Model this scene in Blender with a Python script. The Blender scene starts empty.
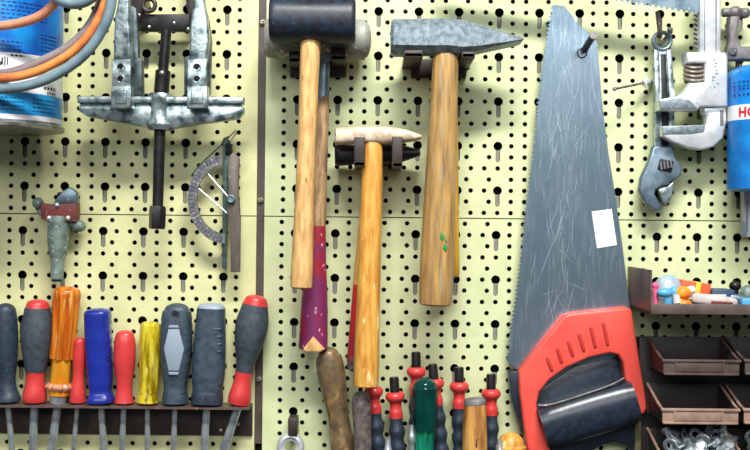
import bpy, bmesh, math, random
from mathutils import Vector, Matrix
from mathutils.geometry import delaunay_2d_cdt
random.seed(7)
SC = bpy.context.scene; COL = SC.collection
# ------------------------------------------------------------------ camera, sky, lights, exposure
D = 1100.0                    # camera distance from the board, mm (1 px = 1 mm on the board)
Z0 = 1.4
TH = math.radians(0.6)
cs, sn = math.cos(TH), math.sin(TH)
cam = bpy.data.cameras.new('camera'); co = bpy.data.objects.new('camera', cam); COL.objects.link(co)
cam.sensor_width = 36; cam.sensor_fit = 'HORIZONTAL'; cam.lens = 36*D/750; cam.clip_start = .01
r_, u_, b_ = Vector((cs, 0, sn)), Vector((-sn, 0, cs)), Vector((0, -1, 0))
m3 = Matrix((r_, u_, b_)).transposed()
co.matrix_world = Matrix.Translation((0, -D/1000, Z0)) @ m3.to_4x4()
SC.camera = co
SC.view_settings.view_transform = 'Standard'; SC.view_settings.look = 'None'
SC.view_settings.gamma = 1; SC.view_settings.use_curve_mapping = False
SC.view_settings.exposure = 0.05
w = bpy.data.worlds.new('world'); SC.world = w; w.use_nodes = True
nt = w.node_tree; nt.nodes.clear()
tc = nt.nodes.new('ShaderNodeTexCoord'); sp = nt.nodes.new('ShaderNodeSeparateXYZ')
rp = nt.nodes.new('ShaderNodeValToRGB'); bg = nt.nodes.new('ShaderNodeBackground'); wo = nt.nodes.new('ShaderNodeOutputWorld')
mr = nt.nodes.new('ShaderNodeMapRange'); mr.inputs[1].default_value = -1
nt.links.new(tc.outputs['Generated'], sp.inputs[0]); nt.links.new(sp.outputs['Z'], mr.inputs[0])
nt.links.new(mr.outputs[0], rp.inputs[0]); nt.links.new(rp.outputs[0], bg.inputs[0]); nt.links.new(bg.outputs[0], wo.inputs[0])
e = rp.color_ramp.elements
e[0].position = .40; e[0].color = (.26, .27, .29, 1); e[1].position = .95; e[1].color = (.9, .92, .95, 1)
x = e.new(.60); x.color = (.80, .84, .90, 1)
bg.inputs[1].default_value = .28
def area(name, loc, target, sx, sy, power, col=(1, 1, 1)):
    l = bpy.data.lights.new(name, 'AREA'); l.shape = 'RECTANGLE'; l.size = sx; l.size_y = sy; l.energy = power; l.color = col
    o = bpy.data.objects.new(name, l); COL.objects.link(o); o.location = loc
    o.rotation_euler = (Vector(target) - Vector(loc)).to_track_quat('-Z', 'Y').to_euler()
area('ceiling_tube_light', (0.15, -1.0, Z0+1.15), (0, 0, Z0), .8, .12, 39, (1, .985, .95))
area('added_soft_light', (-.3, -3.2, Z0+1.3), (0, 0, Z0+.1), 3.4, .95, 54, (.95, .98, 1))  # added behind the camera so the upper saw blade reflects brightness, no real window

# ------------------------------------------------------------------ helpers
def P(px, py, d=0):
    k = (D-d)/D; u = (px-375)*k; v = (225-py)*k
    return Vector(((u*cs - v*sn)/1000, -d/1000, Z0 + (u*sn + v*cs)/1000))
def K(d): return (D-d)/D/1000
def lin(c):
    return tuple(((v/255)/12.92 if v/255 <= .04045 else ((v/255+.055)/1.055)**2.4) for v in c)
class G:
    """collects shapes for ONE mesh"""
    def __init__(s): s.bm = bmesh.new()
    def face(s, vs, mi=0):
        try:
            f = s.bm.faces.new(vs); f.material_index = mi; return f
        except ValueError: return None
    def prism(s, pts, d0, d1, bev=0, raw=False, seg=2, mi=0):
        """pixel outline at the front distance d1, extruded straight back to d0"""
        q = [p if raw else P(p[0], p[1], d1) for p in pts]
        bm = bmesh.new(); y0, y1 = -d0/1000, -d1/1000
        a = [bm.verts.new((v.x, y1, v.z)) for v in q]; b = [bm.verts.new((v.x, y0, v.z)) for v in q]
        bm.faces.new(a); bm.faces.new(b[::-1]); n = len(q)
        for i in range(n): bm.faces.new((a[i], b[i], b[(i+1) % n], a[(i+1) % n]))
        bmesh.ops.recalc_face_normals(bm, faces=bm.faces)
        if bev:
            ed = [e for e in bm.edges if abs(e.verts[0].co.y - e.verts[1].co.y) < 1e-7]
            bmesh.ops.bevel(bm, geom=ed, offset=bev/1000, segments=seg, profile=.5, affect='EDGES', clamp_overlap=True)
        s.add(bm, mi); return s
    def box(s, c, size, bev=0, rot=None, mi=0):
        bm = bmesh.new(); bmesh.ops.create_cube(bm, size=1)
        for v in bm.verts: v.co = Vector((v.co.x*size[0]/1000, v.co.y*size[1]/1000, v.co.z*size[2]/1000))
        if bev: bmesh.ops.bevel(bm, geom=bm.edges[:], offset=bev/1000, segments=2, profile=.5, affect='EDGES', clamp_overlap=True)
        if rot is not None: bmesh.ops.rotate(bm, verts=bm.verts, cent=(0, 0, 0), matrix=rot)
        for v in bm.verts: v.co += c
        s.add(bm, mi); return s
    def add(s, bm, mi=0):
        mp = {}
        for v in bm.verts: mp[v] = s.bm.verts.new(v.co)
        for f in bm.faces: s.face([mp[v] for v in f.verts], mi)
        bm.free()
    def rings(s, rings, cap=True, mi=0, closed=False):
        R = [[s.bm.verts.new(p) for p in r] for r in rings]; n = len(R[0])
        for i in range(len(R) - (0 if closed else 1)):
            a, b = R[i], R[(i+1) % len(R)]
            for j in range(n): s.face((a[j], a[(j+1) % n], b[(j+1) % n], b[j]), mi)
        if cap and not closed:
            s.face(R[0][::-1], mi); s.face(R[-1], mi)
        return s
    def loft(s, A, B, secs, n=2.0, seg=28, r0=0, r1=0, sub=4, mod=None, mi=0, cap=True):
        """secs: (t, rx, ry[, offset_x, offset_y]) mm between world points A, B; superellipse exponent n; r0/r1 rounded ends"""
        L = (B-A).length*1000; ax = (B-A).normalized()
        if abs(ax.y) > .9: sd = ax.cross(Vector((0, 0, 1))).normalized()
        else: sd = ax.cross(Vector((0, 1, 0))).normalized()
        if sd.x < 0: sd = -sd
        dp = sd.cross(ax).normalized()
        if dp.y > 0: dp = -dp
        S = [tuple(q) + (0,)*(5-len(q)) for q in secs]
        if sub > 1 and len(S) > 2:
            out = []
            for i in range(len(S)-1):
                p0, p1, p2, p3 = S[max(i-1, 0)], S[i], S[i+1], S[min(i+2, len(S)-1)]
                for k in range(sub):
                    t = k/sub; h = []
                    for c in range(5):
                        if c == 0: h.append(p1[0]+(p2[0]-p1[0])*t); continue
                        m1 = (p2[c]-p0[c])/max(p2[0]-p0[0], 1e-6)*(p2[0]-p1[0]); m2 = (p3[c]-p1[c])/max(p3[0]-p1[0], 1e-6)*(p2[0]-p1[0])
                        h.append((2*t**3-3*t*t+1)*p1[c]+(t**3-2*t*t+t)*m1+(-2*t**3+3*t*t)*p2[c]+(t**3-t*t)*m2)
                    out.append(tuple(h))
            S = out + [S[-1]]
        def scaled(q, t, f): return (t, q[1]*f, q[2]*f, q[3], q[4])
        if r0:
            tr = r0/L; base = [q for q in S if q[0] > tr*1.02]; f0 = S[0]
            S = [scaled(f0, tr*(1-math.cos(a)), max(math.sin(a), .03)) for a in [math.radians(k) for k in (0, 18, 36, 54, 72, 90)]] + base
        if r1:
            tr = r1/L; base = [q for q in S if q[0] < 1-tr*1.02]; f1 = S[-1]
            S = base + [scaled(f1, 1-tr*(1-math.cos(a)), max(math.sin(a), .03)) for a in [math.radians(k) for k in (90, 72, 54, 36, 18, 0)]]
        R = []
        for t, rx, ry, ox, oy in S:
            ring = []
            for j in range(seg):
                a = 2*math.pi*j/seg; c, q = math.cos(a), math.sin(a)
                fx = math.copysign(abs(c)**(2/n), c); fy = math.copysign(abs(q)**(2/n), q)
                m = mod(t, a) if mod else 1
                ring.append(A + (B-A)*t + (sd*(fx*rx*m+ox) + dp*(fy*ry*m+oy))/1000)
            R.append(ring)
        return s.rings(R, cap, mi)
    def cyl(s, A, B, r, seg=20, bev=0, mi=0, n=2):
        L = (B-A).length*1000
        if bev: sc = [(0, r-bev, r-bev), (bev/L, r, r), (1-bev/L, r, r), (1, r-bev, r-bev)]
        else: sc = [(0, r, r), (1, r, r)]
        return s.loft(A, B, sc, seg=seg, sub=1, mi=mi, n=n)
    def tube(s, pts, r, seg=14, sub=6, mi=0):
        q = []
        for i in range(len(pts)-1):
            p0, p1, p2, p3 = pts[max(i-1, 0)], pts[i], pts[i+1], pts[min(i+2, len(pts)-1)]
            for k in range(sub):
                t = k/sub
                q.append(.5*((2*p1)+(p2-p0)*t+(2*p0-5*p1+4*p2-p3)*t*t+(3*p1-p0-3*p2+p3)*t**3))
        q.append(pts[-1]); R = []; up = Vector((0, 1, 0))
        for i, p in enumerate(q):
            t = (q[min(i+1, len(q)-1)]-q[max(i-1, 0)]).normalized()
            a = t.cross(up)
            if a.length < .1: a = t.cross(Vector((0, 0, 1)))
            a.normalize(); b = a.cross(t)
            R.append([p+(a*math.cos(2*math.pi*j/seg)+b*math.sin(2*math.pi*j/seg))*r/1000 for j in range(seg)])
        return s.rings(R, True, mi)
    def torus(s, c, R0, r, ry=None, seg=32, ss=12, mi=0, nrm=None):
        ry = ry or r; R = []
        for i in range(seg):
            a = 2*math.pi*i/seg; e = Vector((math.cos(a), 0, math.sin(a)))
            R.append([c+(e*(R0+r*math.cos(2*math.pi*j/ss))+Vector((0, 1, 0))*ry*math.sin(2*math.pi*j/ss))/1000 for j in range(ss)])
        return s.rings(R, False, mi, closed=True)
    def ball(s, c, r, sx=1, sy=1, sz=1, mi=0, u=20):
        bm = bmesh.new(); bmesh.ops.create_uvsphere(bm, u_segments=u, v_segments=u//2+2, radius=r/1000)
        for v in bm.verts: v.co = Vector((v.co.x*sx, v.co.y*sy, v.co.z*sz))+c
        s.add(bm, mi); return s

def wpos(o):
    p = Vector((0, 0, 0))
    while o: p += o.location; o = o.parent
    return p
def obj(name, g, mats, parent=None, label=None, cat=None, group=None, origin=None, ang=35, kind=None):
    bm = g.bm if isinstance(g, G) else g
    bmesh.ops.recalc_face_normals(bm, faces=bm.faces)
    if origin is None:
        if parent: origin = wpos(parent)
        else:
            xs = [v.co for v in bm.verts]
            origin = Vector((sum(v.x for v in xs)/len(xs), max(v.y for v in xs), min(v.z for v in xs)))
    for v in bm.verts: v.co -= origin
    me = bpy.data.meshes.new(name); bm.to_mesh(me); bm.free()
    for p in me.polygons: p.use_smooth = True
    me.set_sharp_from_angle(angle=math.radians(ang))
    for m in (mats if isinstance(mats, (list, tuple)) else [mats]): me.materials.append(m)
    o = bpy.data.objects.new(name, me); COL.objects.link(o)
    if parent: o.parent = parent; o.location = (0, 0, 0)
    else: o.location = origin
    if label: o['label'] = label
    if cat: o['category'] = cat
    if group: o['group'] = group
    if kind: o['kind'] = kind
    return o
def thing(name, label, cat, loc, group=None):
    o = bpy.data.objects.new(name, None); COL.objects.link(o); o.location = loc; o.empty_display_size = .01
    o['label'] = label; o['category'] = cat
    if group: o['group'] = group
    return o
def dup(o, loc, label, rot=None, parent=None):
    c = o.copy(); COL.objects.link(c)
    if parent: c.parent = parent
    else:
        c.location = loc; c['label'] = label
        if rot is not None: c.rotation_euler = rot
    for ch in list(o.children):
        dup(ch, None, None, None, c)
    return c

# ------------------------------------------------------------------ materials
MATS = {}
def mat(name, c, rough=.5, metal=0, c2=None, scale=80, stretch=(1, 1, 1), lo=.4, hi=.65, c3=None, s3=300, t3=.66, st3=(1, 1, 1),
        trans=0, bump=0, bscale=None, coat=0, ior=1.45, spec=.5, rot=(0, 0, 0), detail=5, w3=.03):
    m = bpy.data.materials.new(name); m.use_nodes = True; nt = m.node_tree; N = nt.nodes; b = N['Principled BSDF']
    b.inputs['Roughness'].default_value = rough; b.inputs['Metallic'].default_value = metal
    b.inputs['Transmission Weight'].default_value = trans; b.inputs['Coat Weight'].default_value = coat
    b.inputs['IOR'].default_value = ior; b.inputs['Specular IOR Level'].default_value = spec
    base = (*lin(c), 1); b.inputs['Base Color'].default_value = base
    tc = N.new('ShaderNodeTexCoord')
    def noise(sc, st, det=detail):
        mp = N.new('ShaderNodeMapping'); mp.inputs['Scale'].default_value = st; mp.inputs['Rotation'].default_value = rot
        nt.links.new(tc.outputs['Object'], mp.inputs[0])
        n = N.new('ShaderNodeTexNoise'); n.inputs['Scale'].default_value = sc; n.inputs['Detail'].default_value = det
        nt.links.new(mp.outputs[0], n.inputs[0]); return n
    last = None
    def mix(n, l, h, ca, cb):
        r = N.new('ShaderNodeMapRange'); r.inputs[1].default_value = l; r.inputs[2].default_value = h
        nt.links.new(n.outputs[0], r.inputs[0])
        x = N.new('ShaderNodeMix'); x.data_type = 'RGBA'
        nt.links.new(r.outputs[0], x.inputs[0])
        if isinstance(ca, tuple): x.inputs[6].default_value = ca
        else: nt.links.new(ca, x.inputs[6])
        x.inputs[7].default_value = cb
        return x.outputs[2]
    if c2: last = mix(noise(scale, stretch), lo, hi, base, (*lin(c2), 1))
    if c3: last = mix(noise(s3, st3, 2), t3, t3+w3, last if last else base, (*lin(c3), 1))
    if last: nt.links.new(last, b.inputs['Base Color'])
    if bump:
        bn = N.new('ShaderNodeBump'); bn.inputs['Strength'].default_value = bump; bn.inputs['Distance'].default_value = .001
        nt.links.new(noise(bscale or scale, stretch).outputs[0], bn.inputs['Height']); nt.links.new(bn.outputs[0], b.inputs['Normal'])
    MATS[name] = m; return m
V = (1, 1, .08)
board = mat('cream_green_paint', (211, 211, 158), .55, c2=(196, 197, 144), scale=40, lo=.42, hi=.72, c3=(150, 150, 105), s3=260, t3=.72, bump=.08, bscale=500)
board_r = mat('pale_green_paint', (206, 213, 166), .55, c2=(192, 201, 152), scale=40, lo=.42, hi=.72, c3=(150, 155, 110), s3=260, t3=.72, bump=.08, bscale=500)
slotm = mat('slot_grey', (112, 112, 100), .7)
backm = mat('dark_back', (26, 26, 24), .9)
railm = mat('dark_brown_paint', (82, 72, 66), .5, c2=(66, 57, 52), scale=60)
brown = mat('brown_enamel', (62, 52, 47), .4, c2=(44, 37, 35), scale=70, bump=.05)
brownlit = mat('brown_worn_enamel_lit', (98, 82, 75), .45, c2=(76, 62, 58), scale=60, c3=(140, 120, 108), s3=220, t3=.7)  # brown enamel lightened for lit faces; the pale flecks are wear
steel = mat('cast_steel', (186, 202, 202), .32, .8, c2=(84, 102, 108), scale=110, lo=.42, hi=.66, c3=(84, 98, 104), s3=260, t3=.68, w3=.08, bump=.3, bscale=300)
steelb = mat('bright_steel', (236, 240, 242), .34, .6, c2=(206, 213, 218), scale=60, c3=(150, 158, 162), s3=320, t3=.7, w3=.08, bump=.1, bscale=300)
chrome = mat('chrome_shaft', (214, 220, 224), .3, .75, c2=(160, 168, 172), scale=90)
darkst = mat('dark_oiled_steel', (50, 49, 50), .35, .6, c2=(38, 36, 38), scale=110, bump=.15)
bluest = mat('blue_grey_steel', (128, 146, 158), .42, .7, c2=(92, 112, 126), scale=80, c3=(176, 188, 194), s3=260, t3=.68, w3=.08)
sidest = mat('dark_grey_steel', (92, 104, 108), .4, .6, c2=(56, 62, 64), scale=120, bump=.3)
cast = mat('grey_cast_iron', (128, 124, 124), .55, .35, c2=(92, 88, 90), scale=120, bump=.3, c3=(170, 165, 160), s3=250, t3=.68)
screwm = mat('zinc_screw', (200, 204, 198), .3, .9)
black = mat('black_rubber', (32, 42, 56), .42, c2=(18, 22, 30), scale=120, bump=.2, c3=(92, 104, 118), s3=420, t3=.7)
gripk = mat('black_grip', (28, 36, 48), .3, c2=(38, 50, 64), scale=150, bump=.15, spec=.7)
greyr = mat('grey_rubber', (64, 74, 82), .55, c2=(52, 60, 68), scale=200, bump=.2, c3=(96, 106, 114), s3=500, t3=.7)
greyr2 = mat('grey_blue_rubber', (60, 76, 88), .5, c2=(44, 58, 70), scale=160, bump=.15)
navy = mat('navy_grey_rubber', (44, 58, 72), .5, c2=(34, 44, 56), scale=160, bump=.15, c3=(92, 104, 114), s3=420, t3=.69)
red = mat('red_plastic', (206, 62, 60), .35, c2=(188, 50, 52), scale=60, coat=.2)
redo = mat('coral_red_plastic', (234, 90, 76), .38, c2=(224, 74, 64), scale=30, coat=.2)
redd = mat('groove_shade_red', (190, 56, 50), .5)  # darker red gives the raised bars the shading of grooves
blue = mat('deep_blue_plastic', (28, 48, 150), .3, c2=(22, 38, 128), scale=60, coat=.3)
amber = mat('amber_plastic', (240, 146, 44), .15, trans=.35, c2=(200, 96, 22), scale=150, stretch=(1, 1, .1), lo=.42, hi=.6, c3=(255, 206, 120), s3=220, t3=.6, st3=(1, 1, .12), w3=.1)  # pale and dark streaks imitate light passing through the clear handle
amber2 = mat('light_amber_plastic', (248, 178, 48), .15, trans=.35, c2=(232, 140, 30), scale=120, stretch=(1, 1, .3))
yell = mat('yellow_plastic', (236, 218, 56), .12, trans=.35, c2=(160, 132, 14), scale=170, stretch=(1, 1, .2), lo=.45, hi=.6, c3=(255, 246, 150), s3=240, t3=.6, st3=(1, 1, .2), w3=.1)  # bright streaks in the yellow stand in for refracted light
green = mat('green_plastic', (3, 62, 56), .1, trans=.05, c2=(2, 44, 42), scale=60)
greenl = mat('light_green_plastic', (30, 170, 130), .15, trans=.45, c2=(14, 120, 92), scale=120, stretch=(1, 1, .3))
palep = mat('pale_grey_plastic', (142, 156, 172), .45)
white = mat('white_sticker', (240, 242, 240), .6)
whitep = mat('white_plastic', (214, 217, 214), .4, c2=(200, 206, 206), scale=90)
wood1 = mat('ash_wood', (224, 182, 118), .5, c2=(180, 130, 74), scale=240, stretch=(1, 1, .2), lo=.4, hi=.74, c3=(120, 80, 46), s3=170, t3=.66, w3=.08, st3=(1, 1, .4), bump=.12)
wood2 = mat('weathered_wood', (182, 150, 108), .6, c2=(132, 102, 74), scale=260, stretch=(1, 1, .2), c3=(208, 184, 144), s3=160, t3=.64, st3=(1, 1, .2), bump=.2)
wood3 = mat('varnished_wood', (222, 170, 80), .38, c2=(188, 120, 42), scale=230, stretch=(1, 1, .18), lo=.36, hi=.72, c3=(240, 214, 150), s3=170, t3=.66, w3=.08, st3=(1, 1, .3), coat=.3, bump=.1)
wood4 = mat('streaked_wood', (190, 150, 82), .45, c2=(118, 90, 58), scale=230, stretch=(1, 1, .09), lo=.34, hi=.7, c3=(158, 138, 108), s3=200, t3=.56, st3=(1, 1, .12), w3=.14, coat=.15, bump=.2)
wood5 = mat('brown_file_handle', (122, 102, 72), .38, c2=(78, 64, 48), scale=80, lo=.35, hi=.7, c3=(158, 124, 72), s3=150, t3=.56, st3=(1, 1, .5), w3=.16, coat=.2, bump=.15)
wood6 = mat('grey_brown_handle', (112, 102, 96), .5, c2=(70, 62, 62), scale=150, bump=.2)
wood7 = mat('chisel_wood', (206, 154, 82), .45, c2=(140, 92, 44), scale=160, stretch=(1, 1, .15), c3=(84, 54, 30), s3=200, t3=.66, st3=(1, 1, .3))
woody = mat('yellow_stained_wood', (220, 170, 48), .45, c2=(180, 120, 30), scale=220, stretch=V)
purp = mat('purple_paint', (118, 38, 86), .5, c2=(150, 30, 50), scale=42, lo=.47, hi=.62, c3=(206, 160, 170), s3=190, t3=.66, st3=(1, 1, .7), bump=.3)
redw = mat('red_painted_wood', (196, 40, 40), .45, c2=(150, 40, 50), scale=90, stretch=(1, 1, .2))
grey_head = mat('worn_grey_head', (158, 160, 150), .6, .3, c2=(122, 122, 116), scale=60, c3=(196, 192, 172), s3=120, t3=.58, w3=.05, bump=.3)
cream_head = mat('rust_cream_head', (222, 204, 176), .55, .15, c2=(172, 150, 126), scale=90, lo=.42, hi=.66, c3=(150, 148, 150), s3=180, t3=.62, w3=.08, bump=.2)
forged = mat('speckled_forged_steel', (144, 158, 164), .5, .45, c2=(84, 98, 106), scale=200, lo=.3, hi=.7, c3=(160, 172, 178), s3=420, t3=.6, w3=.12, bump=.2)
redbrown = mat('red_brown_paint', (122, 56, 52), .5, c2=(92, 44, 44), scale=90, c3=(160, 110, 104), s3=220, t3=.67)
greypaint = mat('green_grey_cast', (128, 146, 136), .5, .25, c2=(92, 110, 104), scale=110, bump=.25, c3=(186, 196, 186), s3=200, t3=.64)
protr = mat('tarnished_metal', (112, 112, 112), .5, .4, c2=(84, 86, 88), scale=160, c3=(160, 162, 160), s3=400, t3=.62)
brass = mat('tarnished_grey_brown', (106, 98, 92), .55, .3, c2=(88, 80, 76), scale=140, stretch=(1, 1, .3), c3=(160, 150, 136), s3=240, t3=.66, bump=.2)
teal = mat('oxidised_green_steel', (84, 108, 102), .5, .3, c2=(60, 80, 78), scale=160)
canblue = mat('can_blue_print', (16, 92, 186), .3, c2=(22, 146, 222), scale=26, lo=.4, hi=.62, spec=.6)
cancyan = mat('can_cyan_print', (40, 160, 216), .3, c2=(24, 132, 204), scale=40, spec=.6)
canblue2 = mat('can_deep_blue_print', (18, 104, 180), .3, c2=(24, 134, 206), scale=40, spec=.6)
canwhite = mat('can_white_print', (236, 238, 240), .35)
ink = mat('navy_ink', (18, 34, 96), .5)
inkk = mat('black_ink', (24, 24, 30), .5)
redink = mat('red_ink', (206, 34, 40), .5)
tin = mat('tin_rim', (176, 178, 172), .35, .8, c2=(130, 132, 126), scale=80)
hoseo = mat('orange_hose', (232, 140, 70), .38, c2=(190, 98, 54), scale=60)
hosec = mat('copper_hose', (202, 140, 108), .35, c2=(176, 108, 78), scale=50)
hoseg = mat('grey_blue_hose', (118, 140, 148), .4, c2=(92, 114, 124), scale=60)
hosem = mat('mauve_grey_hose', (138, 126, 126), .45, c2=(110, 102, 104), scale=60)
blade = mat('scratched_blade', (122, 144, 158), .26, .74, c2=(140, 158, 172), scale=26, stretch=(1, 1, .4), lo=.4, hi=.75, rot=(0, .08, 0), c3=(160, 178, 190), s3=420, t3=.52, st3=(1, 1, .1), w3=.3)
binm = mat('bin_plastic_shaded', (90, 76, 70), .45, c2=(74, 60, 56), scale=60)  # bin plastic darkened for the top row, in the shade of the tray
bint = mat('bin_plastic_lit', (164, 136, 118), .45, c2=(138, 112, 98), scale=60)  # same bin plastic lightened for the lit fronts of the lower rows
louvre = mat('louvre_paint_bin_shade', (44, 38, 36), .55)
nutm = mat('zinc_nut', (214, 224, 226), .35, .6, c2=(160, 172, 178), scale=160)

# ------------------------------------------------------------------ setting: dark wall behind, perforated panels
def wz(v): return Z0 + v/1000
g = G(); g.box(Vector((0, .040, Z0)), (1800, 50, 1500))
obj('wall_back', g, backm, kind='structure')

CW, RH = 40.2, 44.55
def hole(cx, cz, r, n=10): return [(cx+r*math.cos(2*math.pi*i/n), cz+r*math.sin(2*math.pi*i/n)) for i in range(n)]
def keyhole(cx, cz):
    r, w_, e_ = 4.5, 2.3, -16.4; p = []
    a0 = math.asin(w_/r); n = 14
    for i in range(n+1):
        a = -math.pi/2 + a0 + (2*math.pi-2*a0)*i/n; p.append((cx+r*math.cos(a), cz+r*math.sin(a)))
    for i in range(5):
        a = math.pi + math.pi*i/4; p.append((cx+w_*math.cos(a), cz+e_+w_+w_*math.sin(a)))
    return p
def cell_holes(kind):
    H = []; hr = 2.4
    if kind != 'start':
        H.append(keyhole(0, 0)); H.append(hole(0, -22.3, hr))
    if kind == 'start': cols = {'ABCD': [CW-13.4]}
    elif kind == 'n': cols = {'ABCD': [13.4, 26.8]}
    elif kind == 'w': cols = {'AC': [13.4, 26.8], 'BD': [8.9, 31.5]}
    elif kind == 'end': cols = {'ABCD': [12.6]}
    zz = {'A': 0, 'B': -11.1, 'C': -22.3, 'D': 11.1}
    for rows, xs in cols.items():
        for r in rows:
            for x_ in xs: H.append(hole(x_, zz[r], hr))
    return H
def plate(rect, holes):
    """flat plate with holes: returns verts2d, faces, boundary loops"""
    x0, z0, x1, z1 = rect
    V2 = [(x0, z0), (x1, z0), (x1, z1), (x0, z1)]; E = [(0, 1), (1, 2), (2, 3), (3, 0)]
    for h in holes:
        b = len(V2); V2 += h; E += [(b+i, b+(i+1) % len(h)) for i in range(len(h))]
    r = delaunay_2d_cdt([Vector(v) for v in V2], E, [], 0, 1e-6)
    def inside(p, poly):
        c = False; j = len(poly)-1
        for i in range(len(poly)):
            if (poly[i][1] > p[1]) != (poly[j][1] > p[1]) and p[0] < (poly[j][0]-poly[i][0])*(p[1]-poly[i][1])/(poly[j][1]-poly[i][1])+poly[i][0]: c = not c
            j = i
        return c
    F = []
    for f in r[2]:
        c = (sum(r[0][i][0] for i in f)/len(f), sum(r[0][i][1] for i in f)/len(f))
        if not any(inside(c, h) for h in holes): F.append(f)
    return [tuple(v) for v in r[0]], F
CACHE = {}
def pegboard(name, label, cells, rows, zoff, m, top, bot):
    """cells: (x of key column, kind, left, right) ; rows: key row z values"""
    vs, fs, mi = [], [], []
    T = 1.3
    for (cx, kind, L_, R_) in cells:
        for rz in rows:
            zt = 16.7 if rz != rows[0] else top-rz; zb = 16.7-RH if rz != rows[-1] else bot-rz
            key = (kind, round(L_-cx, 2), round(R_-cx, 2), round(zt, 2), round(zb, 2))
            if key not in CACHE:
                H = cell_holes(kind)
                H = [h for h in H if min(p[0] for p in h) > L_-cx+.3 and max(p[0] for p in h) < R_-cx-.3 and min(p[1] for p in h) > zb+.3 and max(p[1] for p in h) < zt-.3]
                CACHE[key] = (plate((L_-cx, zb, R_-cx, zt), H), H)
            (V2, F), H = CACHE[key]
            b = len(vs); vs += [((cx+v[0])/1000, 0, wz(rz+v[1])) for v in V2]
            fs += [tuple(b+i for i in f) for f in F]; mi += [0]*len(F)
            for h in H:
                b = len(vs); n = len(h)
                for p in h: vs.append(((cx+p[0])/1000, 0, wz(rz+p[1])))
                for p in h: vs.append(((cx+p[0])/1000, T/1000, wz(rz+p[1])))
                fs += [(b+i, b+(i+1) % n, b+n+(i+1) % n, b+n+i) for i in range(n)]; mi += [0]*n
                if n > 12:      # sloping grey strip behind the slot of a keyhole
                    b = len(vs); w2 = 2.3
                    for (a, c, yy) in ((-w2, -3.8, 4), (w2, -3.8, 4), (w2, -16.4, 1.2), (-w2, -16.4, 1.2)):
                        vs.append(((cx+a)/1000, yy/1000, wz(rz+c)))
                    fs.append((b, b+1, b+2, b+3)); mi.append(1)
    x0, x1 = min(c[2] for c in cells), max(c[3] for c in cells)   # folded edges of the sheet
    for (a, c, e_, f_) in ((x0, bot, x0, top), (x1, bot, x1, top), (x0, bot, x1, bot), (x0, top, x1, top)):
        b = len(vs)
        vs += [(a/1000, 0, wz(c)), (e_/1000 if a == e_ else a/1000, 0, wz(f_ if a == e_ else c)), (0, 0, 0), (0, 0, 0)]
        A_ = (a/1000, wz(c)); B_ = (e_/1000, wz(f_))
        vs[b] = (A_[0], 0, A_[1]); vs[b+1] = (B_[0], 0, B_[1]); vs[b+2] = (B_[0], .012, B_[1]); vs[b+3] = (A_[0], .012, A_[1])
        fs.append((b, b+1, b+2, b+3)); mi.append(0)
    me = bpy.data.meshes.new(name); me.from_pydata(vs, [], fs)
    me.materials.append(m); me.materials.append(slotm)
    me.polygons.foreach_set('material_index', mi); me.update()
    o = bpy.data.objects.new(name, me); COL.objects.link(o); o['label'] = label; o['category'] = 'pegboard panel'
    return o
SEAM = 7.7
def rowsz(lo, hi): return [35.55-RH*k for k in range(lo, hi)]
up, dn = rowsz(-5, 1), rowsz(1, 7)
def left_cells(dx):
    c = []; x_ = -350.9 - 2*CW + dx
    for k in range(-2, 6):
        cx = -350.9 + CW*k + dx; kind = 'end' if k == 5 else ('w' if k % 2 == 0 else 'n')
        L_ = cx-5.2; R_ = cx+CW-5.2
        if k == 5: R_ = -118.6
        # keyhole column 5 sits at the right edge; wide/narrow spacing alternates
        c.append((cx, 'end' if k == 5 else kind, L_, R_))
    return c
def right_cells(dx):
    c = [(-78.9-CW+dx, 'start', -110.6, -78.9-5.2+dx)]
    kinds = 'wnwnwnwnnwnwnwn'
    for k in range(15):
        cx = -78.9+CW*k+dx; c.append((cx, kinds[k], cx-5.2, cx+CW-5.2))
    return c
pegboard('pegboard_panel', 'cream perforated metal pegboard panel, upper left, behind the bearing puller', left_cells(0), up, 0, board, 274, SEAM+.5)
pegboard('pegboard_panel', 'cream perforated metal pegboard panel, lower left, behind the screwdriver row', left_cells(-1.2), dn, 0, board, SEAM-.5, -258)
pegboard('pegboard_panel', 'pale green perforated metal pegboard panel, upper right, behind the hammer heads and saw blade', right_cells(0), up, 0, board_r, 274, SEAM+.5)
pegboard('pegboard_panel', 'pale green perforated metal pegboard panel, lower right, behind the saw handle and parts bins', right_cells(-.9), dn, 0, board_r, SEAM-.5, -258)
t = thing('mounting_rail', 'dark brown vertical steel rail in the gap between left and right pegboard panels', 'rail', Vector((-.1146, .012, wz(-200))))
g = G(); g.box(Vector((-.1146, .006, Z0+.02)), (7.6, 8, 480)); obj('rail_strip', g, railm, t)
for (x_, y_) in ((265, 22), (262, 200), (257, 379)):
    g = G(); p = P(x_, y_, 0); p.x = -.1146
    g.loft(p+Vector((0, .003, 0)), p+Vector((0, -.0025, 0)), [(0, 3, 3), (.5, 3, 3), (.8, 2.4, 2.4), (1, 1.2, 1.2)], sub=1, seg=16)
    s_ = obj('screw', g, screwm, t)
    g = G(); g.box(p+Vector((0, -.0026, 0)), (3.6, .5, .7)); obj('screw_slot', g, darkst, s_)

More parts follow.
